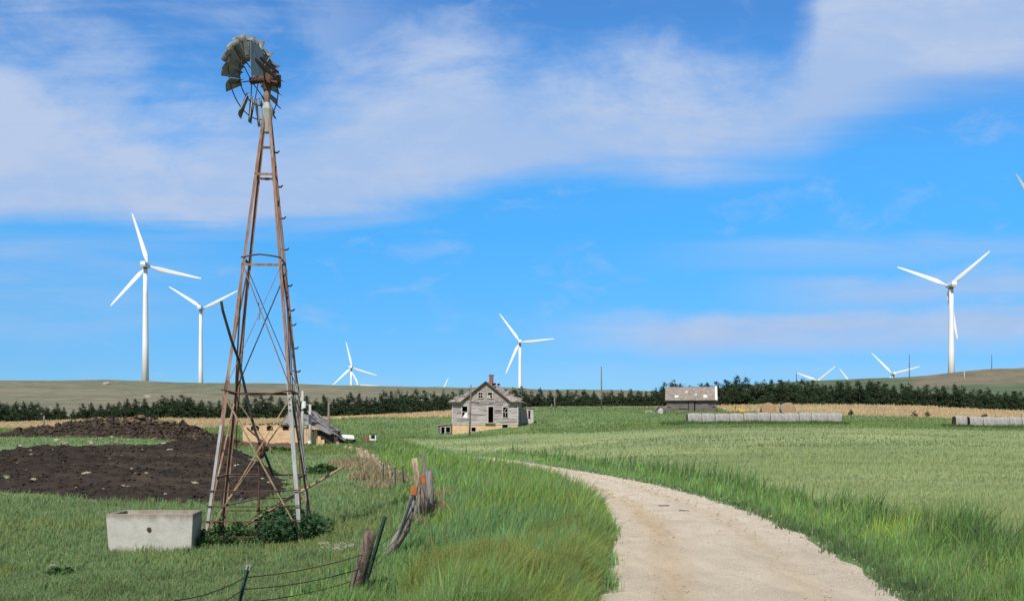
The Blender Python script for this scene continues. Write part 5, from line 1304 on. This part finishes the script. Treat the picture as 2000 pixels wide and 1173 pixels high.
# uncut straw-coloured grass in front of the cedars
x, y = scatter(150000, -250, 2250, 100, 203); px_ = 1000 + F * x / y; n1 = blotch(x, y, .10, 92)
k_ = (y > TANN(px_) + (n1 - .5) * 8) & ~((px_ > 925) & (px_ < 1390)); x, y, n1 = x[k_], y[k_], n1[k_]
hh = .48 * rng.uniform(.5, 1.15, len(x)) * (.7 + .5 * n1); ww = .010 * (y / 12) ** .95
tn = np.tile(TAN, (len(x), 1)) * (.75 + .45 * n1)[:, None]; tn = np.where((rng.random(len(x)) < .05)[:, None], np.array((.26, .22, .12)), tn)
tag(blades('dry_grass', x, y, hh, ww, tn, .22), 'tall straw coloured dry grass in front of the cedars', 'grass', kind='stuff')


# dead grass tufts along the fence and in the tower base
def tuft(cx, cy, r, h, n, tint, name, lab, cat='grass clump', group=None, lean=.45, w=.009):
    a, q = rng.uniform(0, 6.283, n), np.sqrt(rng.random(n)) * r; xs, ys = cx + np.cos(a) * q, cy + np.sin(a) * q
    tn_ = np.array(tint) * rng.uniform(.6, 1.25, (n, 1)); o = blades(name, xs, ys, h * rng.uniform(.4, 1.1, n) * (1.1 - .5 * q / r), np.full(n, w * max(1, cy / 13)), tn_, lean); return tag(o, lab, cat, group)


DRY = (.40, .32, .19)
for px, py, r, h, n, lab in ((842, 1012, .42, .62, 900, 'pale dry grass clump at the foot of the tall post cluster'), (858, 985, .5, .6, 800, 'pale dry grass spilling toward the lane right of the posts'), (812, 1036, .3, .4, 400, 'short dry tuft in front of the orange capped posts'),
                              (766, 1143, .42, .24, 700, 'grey dead grass mat at the foot of the split leaning log')):
    p = gh(px, py); tuft(p.x, p.y, r, h, n, DRY if h > .3 else (.27, .23, .19), 'dry_clump', lab)
for px, py, r, h, lab in ((735, 935, 1.2, .6, 'tall dead brush along the fence left of the steel posts'), (712, 915, 1.5, .45, 'dead brush around the leaning stone posts'), (765, 950, 1.2, .45, 'low dead grass beneath the steel posts'), (690, 905, 1.5, .5, 'dead grass at the far stone posts')):
    p = gh(px, py); tuft(p.x, p.y, r, h, 1100, (.38, .31, .19), 'dry_clump', lab, w=.012)
tuft(-5.05, 20.9, .5, .34, 700, (.30, .22, .13), 'dry_clump', 'brown dead grass patch inside the windmill legs')


def bush(cx, cy, rx, ry, h, n, size, tint, lab, name='bush', cat='bush', seed=1):
    rn = np.random.default_rng(seed); z0 = h1(cx, cy); nb = 26
    a = rn.uniform(0, 6.283, nb); q = np.sqrt(rn.random(nb)); top = h * (1 - .55 * q ** 2) * rn.uniform(.65, 1.1, nb)
    bc = np.stack([cx + np.cos(a) * q * rx, cy + np.sin(a) * q * ry, z0 + top * rn.uniform(.35, .9, nb)], 1); bs = rn.uniform(.13, .26, nb) * h / .8
    root = empty(name, (cx, cy, z0), lab, cat)
    idx = rn.integers(0, nb, n); d = rn.normal(size=(n, 3)); d /= np.linalg.norm(d, axis=1)[:, None]
    P = bc[idx] + d * (bs[idx] * rn.uniform(.5, 1.1, n))[:, None]; P[:, 2] = np.maximum(P[:, 2], z0 + .02)
    tn_ = np.array(tint) * rn.uniform(.7, 1.35, nb)[idx][:, None] * rn.uniform(.8, 1.2, (n, 1))
    V, lo, st, co = leaf_cloud(P, d * .5 + (0, 0, .8), size * rn.uniform(.6, 1.35, n), tn_, rn, 1.5)
    np_mesh('foliage', V - np.array((cx, cy, z0)), lo, st, M['leaf'], co, parent=root)
    b = MB()
    for i in range(nb): b.tube([(cx + (bc[i, 0] - cx) * .3, cy + (bc[i, 1] - cy) * .3, z0 - .03), ((bc[i, 0] + cx) / 2, (bc[i, 1] + cy) / 2, z0 + (bc[i, 2] - z0) * .5), bc[i]], [.012, .009, .005], 5)
    b.build('stems', M['bark'], root)


bush(-4.36, 20.35, .62, .75, .88, 2600, .085, (.040, .095, .038), 'dense dark green leafy bush at the front right foot of the windmill', seed=3)
bush(-5.75, 20.6, .55, .6, .50, 1300, .07, (.055, .115, .040), 'low green weeds inside the left legs of the windmill', 'weed_patch', 'weeds', 4)
bush(-5.1, 20.2, .6, .3, .26, 800, .06, (.070, .135, .045), 'low green weeds along the front of the windmill base', 'weed_patch', 'weeds', 5)
bush(-5.95, 19.95, .22, .4, .32, 400, .06, (.075, .150, .045), 'small weeds at the right end of the trough', 'weed_patch', 'weeds', 6)
for i, (px, py, r, h, lab) in enumerate(((628, 925, .7, .5, 'dark green weed clump in the pasture right of the windmill'), (548, 884, .9, .5, 'low dark bush in front of the limestone ruin'), (668, 868, 1.2, .6, 'leafy bush in front of the white metal shelter'), (115, 1122, .22, .12, 'low weed rosette in the lawn near the lower left corner'))):
    p = gh(px, py); bush(p.x, p.y, r, r, h, 700, .10 * max(.6, p.y / 30), (.060, .120, .042), lab, 'weed_patch', 'weeds', 20 + i)
for i, (px, Y_) in enumerate(((1662, 158), (1786, 159), (1811, 160), (1923, 160))):
    x_ = (px - 1000) / F * Y_; bush(x_, Y_, .4, .4, .9, 160, .22, (.10, .085, .045), f"small dark brush in the tan grass strip, {('leftmost', 'second from left', 'third from left', 'rightmost')[i]}", 'brush', 'brush', 40 + i)

# loose gravel and dark scraps on the lane
n = 9000; t_ = rng.random(n) ** 1.6; ii = (t_ * (_n - 40)).astype(int) + 30; k_ = (RC[ii, 1] > 8); ii = ii[k_]; n = len(ii)
off = np.where(rng.random(n) < .6, rng.choice((-1, 1), n) * rng.normal(HALF - .15, .22, n), rng.uniform(-1.6, 1.6, n)); xs = RC[ii, 0] + _rt[ii, 1] * off + rng.normal(0, .1, n); ys = RC[ii, 1] - _rt[ii, 0] * off + rng.uniform(-.4, .4, n)
zs = H(xs, ys) + .010 + .035 * np.clip(1 - (off / HALF) ** 2, 0, 1); r_ = rng.uniform(.008, .022, n) * np.clip(ys / 16, 1, 2.0)
o6 = np.array([(1, 0, 0), (-1, 0, 0), (0, 1, 0), (0, -1, 0), (0, 0, .7), (0, 0, -.7)]); f8 = np.array([(0, 2, 4), (2, 1, 4), (1, 3, 4), (3, 0, 4), (2, 0, 5), (1, 2, 5), (3, 1, 5), (0, 3, 5)])
V = (np.stack([xs, ys, zs], 1)[:, None, :] + o6[None] * r_[:, None, None] * rng.uniform(.7, 1.4, (n, 6, 1))).reshape(-1, 3)
lo = (np.arange(n)[:, None, None] * 6 + f8[None]).ravel(); tag(np_mesh('gravel', V, lo, np.arange(0, len(lo), 3), M['pebble']), 'loose pale gravel scattered over the lane', 'gravel', kind='stuff')
for px, py, r_, lab in ((1297, 991, .10, 'small dark dung scrap on the lane, left of a wider one'), (1332, 1001, .15, 'wider dark dung scrap on the lane, right of a smaller one')):
    p = gh(px, py); b = MB()
    for i in range(9): b.box(p + Vector((random.uniform(-r_, r_), random.uniform(-.08, .08), .035 + random.uniform(0, .015))), (random.uniform(.04, .10), random.uniform(.04, .09), .025), Matrix.Rotation(random.uniform(0, 3), 3, 'Z'))
    tag(b.build('dung_scrap', M['rustdark'], None), lab, 'dung')
